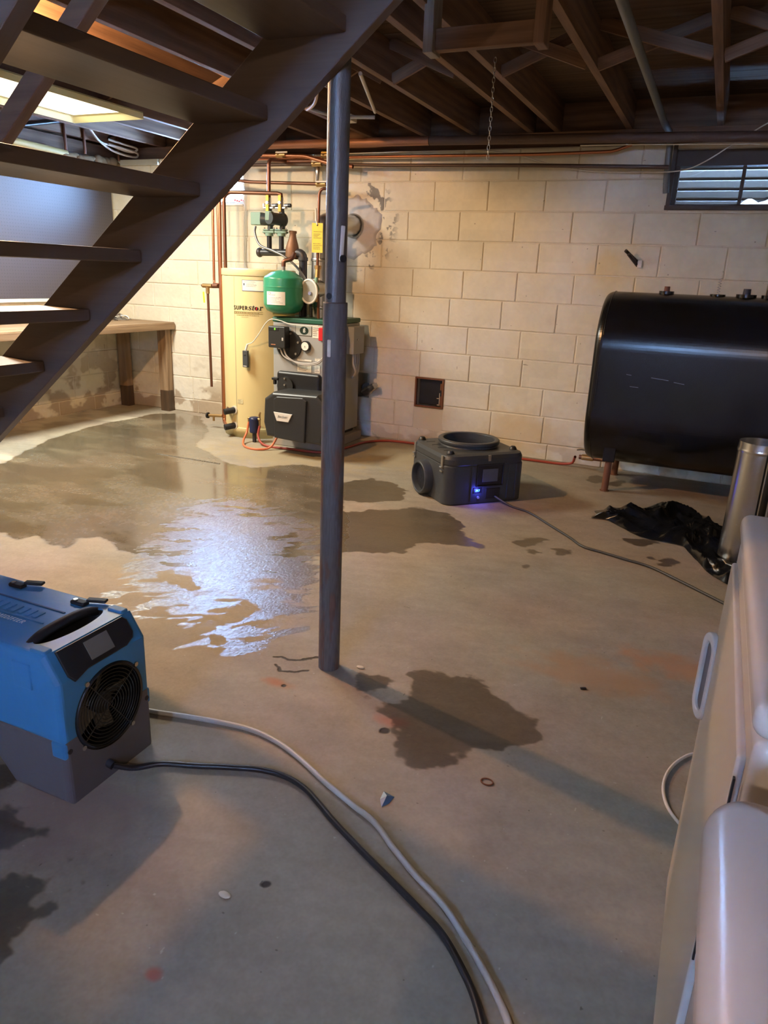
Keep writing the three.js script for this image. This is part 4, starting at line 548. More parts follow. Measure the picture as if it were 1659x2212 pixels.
{ const t = thing('flue_thimble', 'rough grey plaster collar around the flue opening in the wall', 'flue collar', [FL[0], FL[1], 0.012]);
  const g = new THREE.CircleGeometry(0.225, 64, 0, Math.PI * 2), rings = 10, P = [], I = [];
  for (let r = 0; r <= rings; r++) for (let a = 0; a < 72; a++) { const th = a / 72 * 6.2832, R = mix(0.082, 0.215 + 0.10 * (fbm(Math.cos(th) * 3 + 9, Math.sin(th) * 3 + 4, 3) - 0.5) + 0.03 * fbm(Math.cos(th) * 9 + 3, Math.sin(th) * 9, 2), r / rings); P.push(R * Math.cos(th), R * Math.sin(th), (r === rings ? -0.008 : 0.012 * (1 - r / rings) + 0.012 * fbm(R * 30 * Math.cos(th), R * 30 * Math.sin(th), 3))); }
  for (let r = 0; r < rings; r++) for (let a = 0; a < 72; a++) { const n = (a + 1) % 72, A = r * 72 + a, B = r * 72 + n, C = A + 72, D = B + 72; I.push(A, C, D, A, D, B); }
  const q = new THREE.BufferGeometry(); q.setAttribute('position', new THREE.Float32BufferAttribute(P, 3)); q.setIndex(I); q.computeVertexNormals(); mesh('plaster', q, std([0.50, 0.49, 0.50], 0.9), t);
  mesh('collar', lathe([[0.078, 0], [0.086, 0], [0.090, 0.022], [0.078, 0.03]], 40).rotateX(Math.PI / 2), M.galv, t); }
{ const t = thing('cleanout_door', 'square soot-stained iron cleanout set into the back wall', 'cleanout', [-2.005, 0.415, 0]);
  mesh('frame', merge([box(-0.122, 0.122, 0.105, 0.118, -0.02, 0.014), box(-0.122, 0.122, -0.118, -0.105, -0.02, 0.012), box(-0.122, -0.108, -0.105, 0.105, -0.02, 0.012), box(0.106, 0.122, -0.105, 0.105, -0.02, 0.014)]), M.rust, t);
  mesh('door', box(-0.10, 0.092, -0.10, 0.10, -0.05, -0.042, 0.006), M.blackPaint, t); mesh('hinge', merge([rod(V(0.1, -0.09, 0.004), V(0.1, -0.02, 0.004), 0.009), rod(V(0.1, 0.03, 0.004), V(0.1, 0.08, 0.004), 0.009)]), M.rust, t); mesh('torn_paint', merge([box(0.055, 0.095, -0.10, -0.092, -0.042, -0.036, 0.002), box(0.07, 0.076, -0.09, 0.0, -0.042, -0.037, 0.002), box(0.05, 0.09, -0.048, -0.042, -0.042, -0.037, 0.002)]), M.offWhite, t); }
{ const t = thing('foil_stub', 'crumpled foil pipe end poking from the dark hole beside the boiler', 'pipe end', [-2.59, 0.40, -0.05]);
  const g = new THREE.CylinderGeometry(0.022, 0.034, 0.17, 14, 8), p = g.attributes.position; for (let i = 0; i < p.count; i++) { const k = 0.75 + 0.6 * vn(p.getX(i) * 120 + 5, p.getY(i) * 40 + p.getZ(i) * 90); p.setX(i, p.getX(i) * k); p.setZ(i, p.getZ(i) * k); } g.computeVertexNormals(); mesh('foil', g.rotateZ(-1.1).rotateY(-0.6).translate(0.09, 0.005, 0.10), M.steel, t); mesh('stub', rod(V(-0.02, -0.01, -0.05), V(0.03, 0.0, 0.04), 0.04), M.blackPaint, t); }
{ const t = thing('conduit_stub', 'cut dark conduit ends sticking out of the wall above the oil tank', 'conduit', [-0.56, 1.43, 0]); for (const d of [0, 0.022]) mesh('conduit', rod(V(0, -d, -0.01), V(-0.085 + d, 0.075 - d, 0.09), 0.011), M.iron, t); mesh('patch', rbox(0.03, 0.05, 0.012, 0.004).translate(0.008, -0.005, 0.012), M.offWhite, t); }
// ---------------------------------------------------------------- boolean cuts
const ev = new CSG.Evaluator(); ev.attributes = ['position', 'normal', 'uv']; ev.useGroups = false;
const sub = (g, cutters) => { let a = new CSG.Brush(toXYZ(g)); a.updateMatrixWorld(); for (const c of cutters) { const b = new CSG.Brush(toXYZ(c)); b.updateMatrixWorld(); a = ev.evaluate(a, b, CSG.SUBTRACTION); } return a.geometry; };
// ---------------------------------------------------------------- oil tank
{ const t = thing('oil_tank', 'large glossy black oil tank on pipe legs by the back wall', 'oil tank', [0.08, 0, 0.385]);
  const b = 0.035, R = 0.343 - b, H = 1.085 / 2 - b, s = new THREE.Shape(); s.absarc(0, H - R, R, 0, Math.PI, false); s.absarc(0, -(H - R), R, Math.PI, 2 * Math.PI, false); s.closePath();
  const m = std([0.007, 0.0075, 0.009], 0.25);
  mesh('shell', new THREE.ExtrudeGeometry(s, { depth: 1.44, bevelEnabled: true, bevelSize: b, bevelThickness: 0.05, bevelSegments: 6, curveSegments: 36 }).rotateY(Math.PI / 2).translate(-0.71, 0.705, 0), m, t);
  mesh('weld_seam', (() => { const c = []; for (let k = 0; k <= 80; k++) { const a = k / 80 * 6.2832, q = s.getPointAt((k / 80) % 1), e = 1 + b / Math.max(0.3, q.length()); c.push([-0.712, 0.705 + q.y * e, q.x * e]); } return hose(c, 0.004, 160); })(), m, t);
  for (const x of [-0.59, 0.57]) for (const z of [-0.237, 0.237]) { const l = mesh('leg', rod(V(x, 0, z), V(x + 0.005, 0.33, z), 0.0225, 20), M.rust, t); mesh('bracket', box(x - 0.035, x + 0.04, 0.20, 0.34, z + (z > 0 ? 0.02 : -0.032), z + (z > 0 ? 0.032 : -0.02), 0.004).rotateX(0), m, l); mesh('leg_foot', rod(V(x, 0, z), V(x, 0.004, z), 0.03), M.rust, l); }
  for (const [x, r, h] of [[-0.41, 0.028, 0.028], [0.04, 0.036, 0.032], [0.16, 0.025, 0.03]]) { const f = mesh('bung', rod(V(x, 1.238, 0), V(x, 1.262, 0), r * 1.6), m, t); mesh('plug', cyl(r * 0.65, r * 0.7, h, 6).translate(x, 1.262 + h / 2, 0), x < 0 ? M.rust : M.iron, f); }
  const gd = mesh('gauge_bung', rod(V(-0.117, 1.24, 0), V(-0.117, 1.256, 0), 0.045), m, t);
  mesh('spring', hose(Array.from({ length: 49 }, (_, k) => [-0.117 + 0.008 * Math.cos(k * 0.785), 1.258 + k * 0.0019, 0.008 * Math.sin(k * 0.785)]), 0.002, 200), M.steel, gd);
  const v = mesh('outlet_pipe', pipe([[-0.62, 0.19, -0.1], [-0.64, 0.115, -0.16], [-0.70, 0.108, -0.185], [-0.84, 0.105, -0.19]], 0.016, 0.03), M.copperDark, t); mesh('valve', rod(V(-0.74, 0.108, -0.187), V(-0.82, 0.106, -0.19), 0.021), M.brass, v); mesh('handle', hose([[-0.78, 0.12, -0.19], [-0.78, 0.15, -0.19], [-0.82, 0.16, -0.185], [-0.86, 0.155, -0.18]], 0.004, 20), M.iron, v);
  for (const [x, y, l, a] of [[-0.35, 0.76, 0.1, -0.08], [-0.24, 0.745, 0.06, -0.12], [-0.53, 0.77, 0.03, -0.1], [-0.49, 0.70, 0.05, -0.05]]) mesh('scratch', rbox(l, 0.003, 0.001, 0.0004, 1).rotateZ(a).translate(x, y, 0.3434), std([0.12, 0.12, 0.13], 0.6), t);
}
// ---------------------------------------------------------------- air scrubber
{ const t = thing('air_scrubber', 'charcoal grey plastic air scrubber box with round top opening', 'air scrubber', [-1.3025, 0, 1.1415], 0.8133);
  const rr2 = (w, d, r) => { const s = new THREE.Shape(), a = w / 2, b = d / 2; s.moveTo(-a + r, -b); s.lineTo(a - r, -b); s.absarc(a - r, -b + r, r, -Math.PI / 2, 0); s.lineTo(a, b - r); s.absarc(a - r, b - r, r, 0, Math.PI / 2); s.lineTo(-a + r, b); s.absarc(-a + r, b - r, r, Math.PI / 2, Math.PI); s.lineTo(-a, -b + r); s.absarc(-a + r, -b + r, r, Math.PI, Math.PI * 1.5); return s; };
  const up = (g, y) => g.rotateX(-Math.PI / 2).translate(0, y, 0);
  const inlet = () => cyl(0.157, 0.157, 0.3, 48).translate(0.02, 0.27, -0.03), outlet = () => rod(V(-0.4, 0.112, -0.02), V(-0.14, 0.112, -0.02), 0.083, 40);
  mesh('body', sub(up(new THREE.ExtrudeGeometry(rr2(0.522, 0.492, 0.055), { depth: 0.222, bevelEnabled: true, bevelSize: 0.009, bevelThickness: 0.009, bevelSegments: 3, curveSegments: 8 }), 0.009), [inlet(), outlet()]), M.charcoal, t);
  mesh('lid', sub(up(new THREE.ExtrudeGeometry(rr2(0.476, 0.446, 0.05), { depth: 0.03, bevelEnabled: true, bevelSize: 0.034, bevelThickness: 0.028, bevelSegments: 2, curveSegments: 8 }), 0.246), [inlet()]), M.charcoal, t);
  mesh('seam', sub(up(new THREE.ExtrudeGeometry(rr2(0.526, 0.496, 0.055), { depth: 0.008, bevelEnabled: false, curveSegments: 8 }), 0.2395), [inlet()]), M.blackPlastic, t);
  const col = lathe([[0.158, 0.262], [0.158, 0.336], [0.166, 0.342], [0.184, 0.342], [0.192, 0.336], [0.192, 0.322], [0.184, 0.318], [0.182, 0.304], [0.196, 0.300]], 64).translate(0.02, 0, -0.03); mesh('collar', col, M.charcoal, t);
  const inn = mesh('outlet_ring', lathe([[0.082, 0.0], [0.086, 0.058], [0.094, 0.062], [0.102, 0.058], [0.105, 0.04], [0.108, 0.0]], 48).rotateZ(Math.PI / 2).translate(-0.262, 0.112, -0.02), M.charcoal, t);
  for (let k = -7; k <= 7; k++) { const h = Math.sqrt(Math.max(0, 0.082 ** 2 - (k * 0.011) ** 2)); mesh('grille_bar', merge([rod(V(-0.290, 0.112 - h, -0.02 + k * 0.011), V(-0.290, 0.112 + h, -0.02 + k * 0.011), 0.0022, 6)]), M.charcoal, inn); }
  for (const z of [-0.19, 0.19]) { const l = mesh('latch', merge([box(-0.276, -0.268, 0.215, 0.295, z - 0.011, z + 0.011, 0.002)]), M.steel, t); mesh('latch_hook', merge([rod(V(-0.279, 0.225, z - 0.012), V(-0.279, 0.225, z + 0.012), 0.006), box(-0.28, -0.27, 0.196, 0.207, z - 0.014, z + 0.014, 0.002)]), M.steel, l); }
  mesh('latch', box(0.0, 0.018, 0.262, 0.298, 0.252, 0.262, 0.002), M.steel, t);
  for (const [x, z] of [[-0.22, 0.19], [-0.22, -0.2], [0.22, 0.17]]) mesh('knob', lathe([[0, 0.324], [0.012, 0.324], [0.018, 0.318], [0.024, 0.305], [0.024, 0.30], [0, 0.30]], 20).translate(x, 0, z), M.blackPlastic, t);
  for (const z of [-0.13, -0.05, 0.03, 0.11]) mesh('rib', box(-0.225, -0.165, 0.3035, 0.3055, z - 0.002, z + 0.002, 0.0008), M.blackPlastic, t);
  const pan = mesh('switch_panel', merge([box(-0.07, 0.115, 0.235, 0.245, 0.252, 0.262, 0.003), box(-0.07, 0.115, 0.105, 0.113, 0.252, 0.262, 0.003), box(-0.07, -0.062, 0.105, 0.245, 0.252, 0.262, 0.003), box(0.107, 0.115, 0.105, 0.245, 0.252, 0.262, 0.003)]), M.blackPlastic, t);
  mesh('panel_recess', box(-0.062, 0.107, 0.113, 0.235, 0.252, 0.2565, 0.002), M.blackPaint, pan); mesh('filter_window', box(-0.03, 0.075, 0.135, 0.215, 0.255, 0.2605, 0.003), std([0.10, 0.105, 0.115], 0.4), pan);
  for (const x of [-0.10, 0.15, 0.205]) mesh('rib', box(x - 0.006, x + 0.006, 0.02, 0.236, 0.252, 0.260, 0.003), M.charcoal, t);
  const dsp = mesh('counter_display', box(-0.085, -0.03, 0.068, 0.10, 0.253, 0.2585, 0.002), M.blackPaint, t);
  { const [g, m] = sticker(0.046, 0.020, (x, w, h) => { x.fillStyle = '#01010a'; x.fillRect(0, 0, w, h); x.fillStyle = '#5fd0ff'; x.font = 'bold ' + Math.round(h * 0.9) + 'px monospace'; x.textAlign = 'center'; x.fillText('247', w / 2, h * 0.82); }, 128, { emissive: lin(1, 1, 1), emissiveIntensity: 2.2 }); m.emissiveMap = m.map; mesh('display_digits', g.translate(-0.0575, 0.084, 0.2592), m, dsp); }
  const bl = new THREE.PointLight(lin(0.08, 0.10, 1), 0.035); bl.position.set(-0.0575, 0.084, 0.272); bl.castShadow = true; bl.shadow.radius = 0.5; t.add(bl);
  mesh('button', rod(V(-0.05, 0.04, 0.252), V(-0.05, 0.04, 0.262), 0.008), M.cord, t); mesh('outlet_cover', box(0.0, 0.10, 0.03, 0.092, 0.252, 0.259, 0.004), M.blackPlastic, t);
  const pts = [[-0.945, 1.32], [-0.839, 1.373], [-0.665, 1.554], [-0.538, 1.692], [-0.448, 1.798], [-0.35, 1.831], [-0.234, 1.871], [-0.122, 1.909], [0.03, 2.031], [0.15, 2.137], [0.27, 2.24], [0.6, 2.45]];
  tag(mesh('power_cord', hose([[-1.07, 0.04, 1.27], [-1.0, 0.02, 1.30], ...pts.map(([x, z]) => [x, 0.008, z])], 0.0065, 140), std([0.05, 0.055, 0.055], 0.45)), 'dark power cord running from the air scrubber toward the appliances', 'cord');
}
// ---------------------------------------------------------------- dehumidifier
{ const t = thing('dehumidifier', 'blue and grey rotomoulded dehumidifier with round fan grille at left edge', 'dehumidifier', [-1.545, 0, 4.19]);
  const blue = std([0.045, 0.235, 0.53], 0.45, 0, { bumpMap: fineBump, bumpScale: 0.0004 }), grey = std([0.115, 0.112, 0.125], 0.5, 0, { bumpMap: fineBump, bumpScale: 0.0004 });
  const ext = (P, z, b = 0.014) => { const s = new THREE.Shape(P.map((p) => new THREE.Vector2(...p))); return new THREE.ExtrudeGeometry(s, { depth: 2 * z - 2 * b, bevelEnabled: true, bevelSize: b, bevelThickness: b, bevelSegments: 4 }).translate(0, 0, -z + b); };
  const fy = 0.205, fz = -0.005, fanHole = () => rod(V(0.175, fy, fz), V(0.30, fy, fz), 0.1155, 56);
  const pocket = (x) => { const s = new THREE.Shape(); s.absellipse(0, 0, 0.034, 0.108, 0, Math.PI * 2); return new THREE.ExtrudeGeometry(s, { depth: 0.2, bevelEnabled: false, curveSegments: 24 }).rotateX(-Math.PI / 2).translate(x, 0.335, 0); };
  const up = ext([[-0.51, 0.184], [0.261, 0.184], [0.261, 0.335], [0.225, 0.392], [-0.51, 0.392]], 0.147);
  const body = mesh('upper_housing', sub(up, [fanHole(), pocket(0.165), pocket(-0.27)]), blue, t);
  mesh('lower_housing', sub(ext([[-0.51, 0.014], [-0.36, 0.014], [-0.30, 0.09], [0.02, 0.09], [0.085, 0.014], [0.262, 0.014], [0.262, 0.166], [-0.51, 0.166]], 0.147), [fanHole()]), grey, t);
  mesh('inner_tank', box(-0.5, 0.17, 0.05, 0.18, -0.128, 0.128, 0.01), grey, t);
  for (const s of [-1, 1]) mesh('corner_tab', rbox(0.045, 0.045, 0.02, 0.006).translate(0.252, 0.155, s * 0.139), blue, t);
  for (const s of [-1, 1]) mesh('screw_hole', rod(V(0.2745, 0.152, s * 0.133), V(0.277, 0.152, s * 0.133), 0.007), M.blackPaint, t);
  const fan = mesh('fan_shroud', merge([lathe([[0.106, 0], [0.112, 0.0], [0.114, 0.10], [0.106, 0.10]], 56).rotateZ(-Math.PI / 2).translate(0.178, fy, fz), rod(V(0.176, fy, fz), V(0.182, fy, fz), 0.112, 40)]), M.blackPaint, t);
  for (let k = 1; k <= 11; k++) mesh('grille_ring', new THREE.TorusGeometry(0.0095 * k, 0.0012, 6, 48).rotateY(Math.PI / 2).translate(0.2735, fy, fz), M.blackPlastic, fan);
  for (let k = 0; k < 4; k++) { const a = k * Math.PI / 2 + 0.6; mesh('grille_spoke', rod(V(0.273, fy, fz), V(0.273, fy + 0.108 * Math.cos(a), fz + 0.108 * Math.sin(a)), 0.0018, 6), M.blackPlastic, fan); }
  const bl = std([0.17, 0.17, 0.16], 0.4, 0.3); for (let k = 0; k < 5; k++) mesh('fan_blade', rbox(0.006, 0.072, 0.045, 0.002).rotateY(0.6).translate(0, 0.062, 0).rotateX(k * 1.2566 + 0.9).translate(0.222, fy, fz), bl, fan);
  mesh('fan_hub', rod(V(0.20, fy, fz), V(0.25, fy, fz), 0.03), M.blackPlastic, fan);
  for (let k = 0; k < 4; k++) { const a = k * Math.PI / 2 + 0.62; mesh('screw', rod(V(0.270, fy + 0.119 * Math.cos(a), fz + 0.119 * Math.sin(a)), V(0.279, fy + 0.119 * Math.cos(a), fz + 0.119 * Math.sin(a)), 0.0065, 12), M.steel, t); }
  // tilted control panel on the bevelled top edge
  const P = new THREE.Shape([[-0.115, 0.033], [0.095, 0.033], [0.104, 0.022], [0.104, -0.012], [0.096, -0.024], [0.07, -0.034], [-0.06, -0.034], [-0.105, -0.046], [-0.115, -0.03]].map((p) => new THREE.Vector2(...p)));
  const pn = mesh('control_panel', new THREE.ExtrudeGeometry(P, { depth: 0.005, bevelEnabled: true, bevelSize: 0.003, bevelThickness: 0.002, bevelSegments: 2 }).rotateX(-0.56).rotateY(Math.PI / 2).translate(0.2535, 0.372, fz), M.blackPaint, t);
  mesh('screen', new THREE.BoxGeometry(0.075, 0.048, 0.003).translate(-0.005, 0.0, 0.0085).rotateX(-0.56).rotateY(Math.PI / 2).translate(0.2535, 0.372, fz), std([0.17, 0.17, 0.155], 0.5), pn);
  for (const x of [0.165, -0.27]) { mesh('handle', hose([[x - 0.02, 0.392, 0.112], [x - 0.018, 0.408, 0.075], [x - 0.017, 0.414, 0.0], [x - 0.018, 0.408, -0.075], [x - 0.02, 0.392, -0.112]], 0.0135, 40), M.rubber, t); mesh('handle_pocket', (() => { const s = new THREE.Shape(); s.absellipse(0, 0, 0.0338, 0.1078, 0, Math.PI * 2); const q = s.clone(), r = new THREE.Path(); r.absellipse(0, 0, 0.0322, 0.1062, 0, Math.PI * 2); s.holes.push(r); return merge([new THREE.ExtrudeGeometry(s, { depth: 0.066, bevelEnabled: false, curveSegments: 24 }), new THREE.ExtrudeGeometry(q, { depth: 0.003, bevelEnabled: false, curveSegments: 24 })]).rotateX(-Math.PI / 2).translate(x, 0.337, 0); })(), M.rubber, t); }
  for (const x of [0.09, -0.145]) { const l = mesh('cord_clip', merge([rbox(0.05, 0.012, 0.024, 0.005).translate(x, 0.410, -0.105), rbox(0.055, 0.008, 0.02, 0.003).rotateY(0.35).translate(x + 0.04, 0.416, -0.128)]), M.rubber, t); mesh('rivet', rod(V(x - 0.012, 0.414, -0.103), V(x - 0.012, 0.419, -0.103), 0.006, 16), M.steel, l); }
  mesh('top_groove', box(-0.20, 0.10, 0.4055, 0.4085, -0.048, -0.042, 0.001), std([0.02, 0.08, 0.2], 0.5), t);
  mesh('top_rib', box(-0.20, 0.10, 0.4055, 0.4085, 0.022, 0.026, 0.001), blue, t);
  for (let k = 0; k < 9; k++) mesh('embossed_letter', box(-0.165 + k * 0.026, -0.165 + k * 0.026 + 0.014, 0.4055, 0.4085, -0.022, 0.012, 0.001), blue, t);
  { const [g, m] = sticker(0.27, 0.026, (x, w, h) => { x.clearRect(0, 0, w, h); x.fillStyle = '#d5dade'; x.font = 'bold ' + Math.round(h * 0.85) + 'px sans-serif'; x.textBaseline = 'middle'; x.textAlign = 'center'; x.fillText('LGR DEHUMIDIFIER', w / 2, h / 2, w * 0.96); }, 512, { transparent: true, alphaTest: 0.4 }); mesh('lettering', g.rotateX(-Math.PI / 2).translate(-0.05, 0.4068, 0.042), m, t); }
  for (const s of [-1, 1]) mesh('stacking_lug', rbox(0.05, 0.014, 0.026, 0.005).translate(0.205, 0.406, s * 0.124), blue, t);
  mesh('side_step', rbox(0.06, 0.07, 0.006, 0.003).translate(0.16, 0.34, 0.1475), blue, t);
  mesh('cord_gland', rod(V(0.27, 0.045, 0.02), V(0.292, 0.04, 0.02), 0.011), M.rubber, t);
}
const whiteP = [[-1.75, 3.95], [-1.5, 3.96], [-1.36, 3.936], [-1.263, 3.912], [-1.161, 3.89], [-1.056, 3.877], [-0.97, 3.887], [-0.874, 3.919], [-0.754, 3.977], [-0.649, 4.022], [-0.569, 4.055], [-0.495, 4.11], [-0.416, 4.162], [-0.332, 4.211], [-0.246, 4.286], [-0.193, 4.338], [-0.139, 4.403], [-0.08, 4.52], [-0.05, 4.75]];
tag(mesh('extension_cord', hose(whiteP.map(([x, z]) => [x, 0.0085, z]), 0.0075, 200), std([0.46, 0.44, 0.42], 0.42)), 'pale grey extension cord curving across the foreground floor', 'cord');
const blackP = [[-1.255, 0.04, 4.21], [-1.225, 0.012, 4.165], [-1.182, 0.008, 4.118], [-1.096, 0.008, 4.082], [-1.003, 0.008, 4.042], [-0.922, 0.008, 4.013], [-0.852, 0.008, 4.008], [-0.784, 0.008, 4.025], [-0.722, 0.008, 4.059], [-0.664, 0.008, 4.094], [-0.563, 0.008, 4.148], [-0.471, 0.008, 4.194], [-0.388, 0.008, 4.236], [-0.315, 0.008, 4.276], [-0.255, 0.008, 4.33], [-0.215, 0.008, 4.375], [-0.18, 0.008, 4.43], [-0.12, 0.008, 4.56], [-0.1, 0.008, 4.75]];
tag(mesh('power_cord', hose(blackP, 0.0078, 180), std([0.02, 0.02, 0.024], 0.4)), 'thick black power cord from the blue dehumidifier', 'cord');
tag(mesh('thin_cable', hose([[0.55, 0.006, 3.30], [0.30, 0.006, 3.33], [0.141, 0.006, 3.379], [0.102, 0.006, 3.428], [0.075, 0.006, 3.498], [0.066, 0.006, 3.568], [0.075, 0.006, 3.634], [0.095, 0.006, 3.681], [0.14, 0.006, 3.73], [0.30, 0.006, 3.80]], 0.0045, 70), M.white), 'thin white cable looping out beside the white appliance', 'cable');
// ---------------------------------------------------------------- black plastic sheet and sheet-metal duct
{ const P = [[-0.498, 1.28], [-0.47, 1.20], [-0.492, 1.126], [-0.362, 0.995], [-0.23, 0.90], [-0.115, 0.736], [0.05, 0.849], [0.169, 1.10], [0.40, 1.35], [0.50, 1.65], [0.45, 1.95], [0.265, 1.991], [0.146, 1.846], [0.055, 1.625], [0.005, 1.503], [-0.207, 1.466], [-0.405, 1.271]], c = [0.05, 1.28];
  const s = new THREE.CatmullRomCurve3(P.map(([x, z]) => V(x, 0, z)), true, 'catmullrom', 0.3), A = 220, R = 34, pos = [], I = [];
  for (let r = 0; r <= R; r++) for (let a = 0; a < A; a++) { const q = s.getPointAt(a / A), k = r / R, x = mix(c[0], q.x, k), z = mix(c[1], q.z, k); const rg = (f, o) => 1 - Math.abs(2 * vn(x * f + o, z * f * 0.8 + o * 2) - 1); const h = 0.05 * rg(5, 3) ** 3 + 0.03 * rg(11, 7) ** 2 + 0.012 * rg(26, 1) ** 2; pos.push(x, 0.002 + h * Math.min(1, (1 - k) * 5 + 0.12), z); }
  for (let r = 0; r < R; r++) for (let a = 0; a < A; a++) { const n = (a + 1) % A, p = r * A + a, q = r * A + n; I.push(p, q, q + A, p, q + A, p + A); }
  const g = new THREE.BufferGeometry(); g.setAttribute('position', new THREE.Float32BufferAttribute(pos, 3)); g.setIndex(I); g.computeVertexNormals();
  tag(mesh('plastic_sheet', g, std([0.006, 0.007, 0.009], 0.2, 0, { side: THREE.DoubleSide })), 'crumpled black plastic bag lying flat in front of the oil tank', 'plastic bag'); }
{ const t = thing('duct_section', 'upright galvanised sheet-metal duct standing beside the white appliance', 'duct', [0.278, 0.03, 1.60]);
  const sh = new THREE.LatheGeometry([[0.1, 0], [0.1, 0.02], [0.1, 0.53], [0.103, 0.535], [0.103, 0.545], [0.1, 0.55], [0.1, 0.58], [0.0985, 0.58], [0.0985, 0]].map((p) => new THREE.Vector2(...p)), 64, 0.75, 5.75); mesh('sheet', sh, new THREE.MeshStandardMaterial({ color: lin(0.56, 0.58, 0.6), roughness: 0.26, metalness: 1, side: THREE.DoubleSide }), t);
  mesh('seam', merge([box(0.066, 0.074, 0, 0.58, 0.071, 0.078, 0.002), box(0.03, 0.036, 0, 0.58, 0.093, 0.099, 0.002)]), M.galv, t); }
// ---------------------------------------------------------------- white appliances at the right edge
{ const en = std([0.66, 0.615, 0.575], 0.24), t = thing('appliance', 'white enamel appliance with recessed grip handle, farther of the two at right', 'appliance', [0.43, 0, 4.325]);
  mesh('cabinet', rbox(0.66, 0.85, 0.69, 0.014, 3).translate(0, 0.435, 0), en, t); mesh('top', rbox(0.672, 0.04, 0.70, 0.016, 4).translate(0, 0.884, 0), en, t);
  mesh('door_panel', rbox(0.012, 0.72, 0.62, 0.005).translate(-0.333, 0.46, 0.0), en, t); mesh('toe_panel', rbox(0.02, 0.07, 0.66, 0.004).translate(-0.318, 0.04, 0), std([0.4, 0.37, 0.35], 0.4), t);
  const oval = (a, b) => { const s = new THREE.Shape(); s.absarc(0, b - a, a, 0, Math.PI); s.absarc(0, -b + a, a, Math.PI, Math.PI * 2); s.closePath(); return s; };
  const hs = oval(0.029, 0.084); hs.holes.push(oval(0.021, 0.074)); const tilt = (g) => g.rotateY(-Math.PI / 2 + 0.30).translate(-0.342, 0.597, -0.285);
  const h = mesh('grip_handle', tilt(new THREE.ExtrudeGeometry(hs, { depth: 0.006, bevelEnabled: true, bevelSize: 0.004, bevelThickness: 0.004, bevelSegments: 3 })), en, t);
  mesh('grip_recess', tilt(new THREE.ExtrudeGeometry(oval(0.0235, 0.077), { depth: 0.004, bevelEnabled: false })), std([0.12, 0.115, 0.12], 0.5), h); mesh('hinge_slot', box(-0.3395, -0.337, 0.55, 0.80, 0.318, 0.324, 0.0005), M.blackPaint, t); }
{ const en = std([0.63, 0.57, 0.53], 0.25), t = thing('appliance', 'beige-white rounded appliance nearest the camera in the lower right corner', 'appliance', [0.40, 0, 5.16]);
  mesh('cabinet', rbox(0.66, 0.86, 0.70, 0.03, 4).translate(0.004, 0.43, 0), en, t); mesh('top', rbox(0.69, 0.075, 0.72, 0.034, 6).translate(0, 0.862, 0), en, t);
  mesh('lid', rbox(0.50, 0.012, 0.52, 0.006, 3).translate(0.06, 0.899, 0.04), en, t); }
// ---------------------------------------------------------------- overhead odds and ends
{ const t = thing('lumber_rack', 'hanging wooden rack of two cleats and a crossbar under the joists', 'rack', [-0.97, 2.1, 2.40]);
  mesh('cleat', boxUV(box(-0.235, -0.195, 0, 0.26, -0.045, 0.045), 1, 'y'), M.greyWood, t); mesh('cleat', boxUV(box(0.192, 0.232, 0.0, 0.26, -0.045, 0.045), 1, 'y'), M.joist, t); mesh('crossbar', boxUV(box(-0.195, 0.192, 0.01, 0.085, -0.02, 0.02), 1, 'x'), M.joist, t); }
tag(mesh('conduit', pipe([[-0.495, 2.237, 3.3], [-0.505, 2.237, 0.16], [-0.47, 2.20, 0.06], [-0.46, 1.95, 0.045], [-0.45, 1.86, 0.04]], 0.02, 0.06, 60), std([0.16, 0.18, 0.19], 0.5, 0.3)), 'grey conduit running under the joists and down to the window', 'conduit');
{ const t = thing('chain', 'thin steel chain hanging down from a joist', 'chain', [-1.155, 1.84, 1.664]); const l = new THREE.TorusGeometry(0.008, 0.0017, 6, 14).scale(0.75, 1.5, 1); for (let k = 0; k < 21; k++) { const m = mesh('link', l, M.steel, t); m.position.y = 0.012 + k * 0.0205; m.rotation.y = (k % 2) * Math.PI / 2 + 0.5; } }
tag(mesh('ceiling_wire', hose([[0.35, 2.33, 0.3], [0.07, 2.235, 0.1], [-0.065, 2.153, 0.09], [-0.327, 2.0, 0.07], [-0.629, 1.984, 0.06], [-1.012, 2.003, 0.06], [-1.25, 2.05, 0.07], [-1.393, 2.09, 0.075], [-1.624, 2.128, 0.08], [-2.175, 2.14, 0.08], [-2.8, 2.14, 0.08]], 0.0038, 160), M.offWhite), 'white wire sagging across the back wall past the right window', 'wire');
tag(mesh('ceiling_wire', hose([[0.4, 2.10, 0.20], [-0.3, 2.115, 0.20], [-0.75, 2.125, 0.20], [-1.0, 2.128, 0.195]], 0.004, 60), M.offWhite), 'straight white wire just under the thick main pipe at right', 'wire');
tag(mesh('ceiling_wire', hose([[-2.12, 2.30, 1.70], [-2.2, 2.24, 1.5], [-2.3, 2.20, 1.35], [-2.42, 2.20, 1.22], [-2.5, 2.23, 1.1]], 0.0095, 50), std([0.5, 0.38, 0.28], 0.5)), 'tan cable looping below the joists left of the column', 'cable');
{ const t = thing('armoured_cable', 'armoured cable ending at a small box above the boiler', 'cable', [-2.48, 2.235, 0.85]); mesh('cable', hose([[-0.05, 0.01, 0.5], [-0.02, 0.0, 0.3], [0.06, -0.005, 0.02], [0.3, -0.01, -0.05]], 0.011, 40), M.cord, t); mesh('junction_box', box(0.05, 0.13, -0.02, 0.02, -0.14, -0.06, 0.003), M.offWhite, t); }
tag(mesh('copper_tube', rod(V(-1.86, 2.25, 1.66), V(-2.17, 2.25, 0.82), 0.010), M.offWhite), 'pale rod strapped diagonally under the joists right of the column', 'rod');
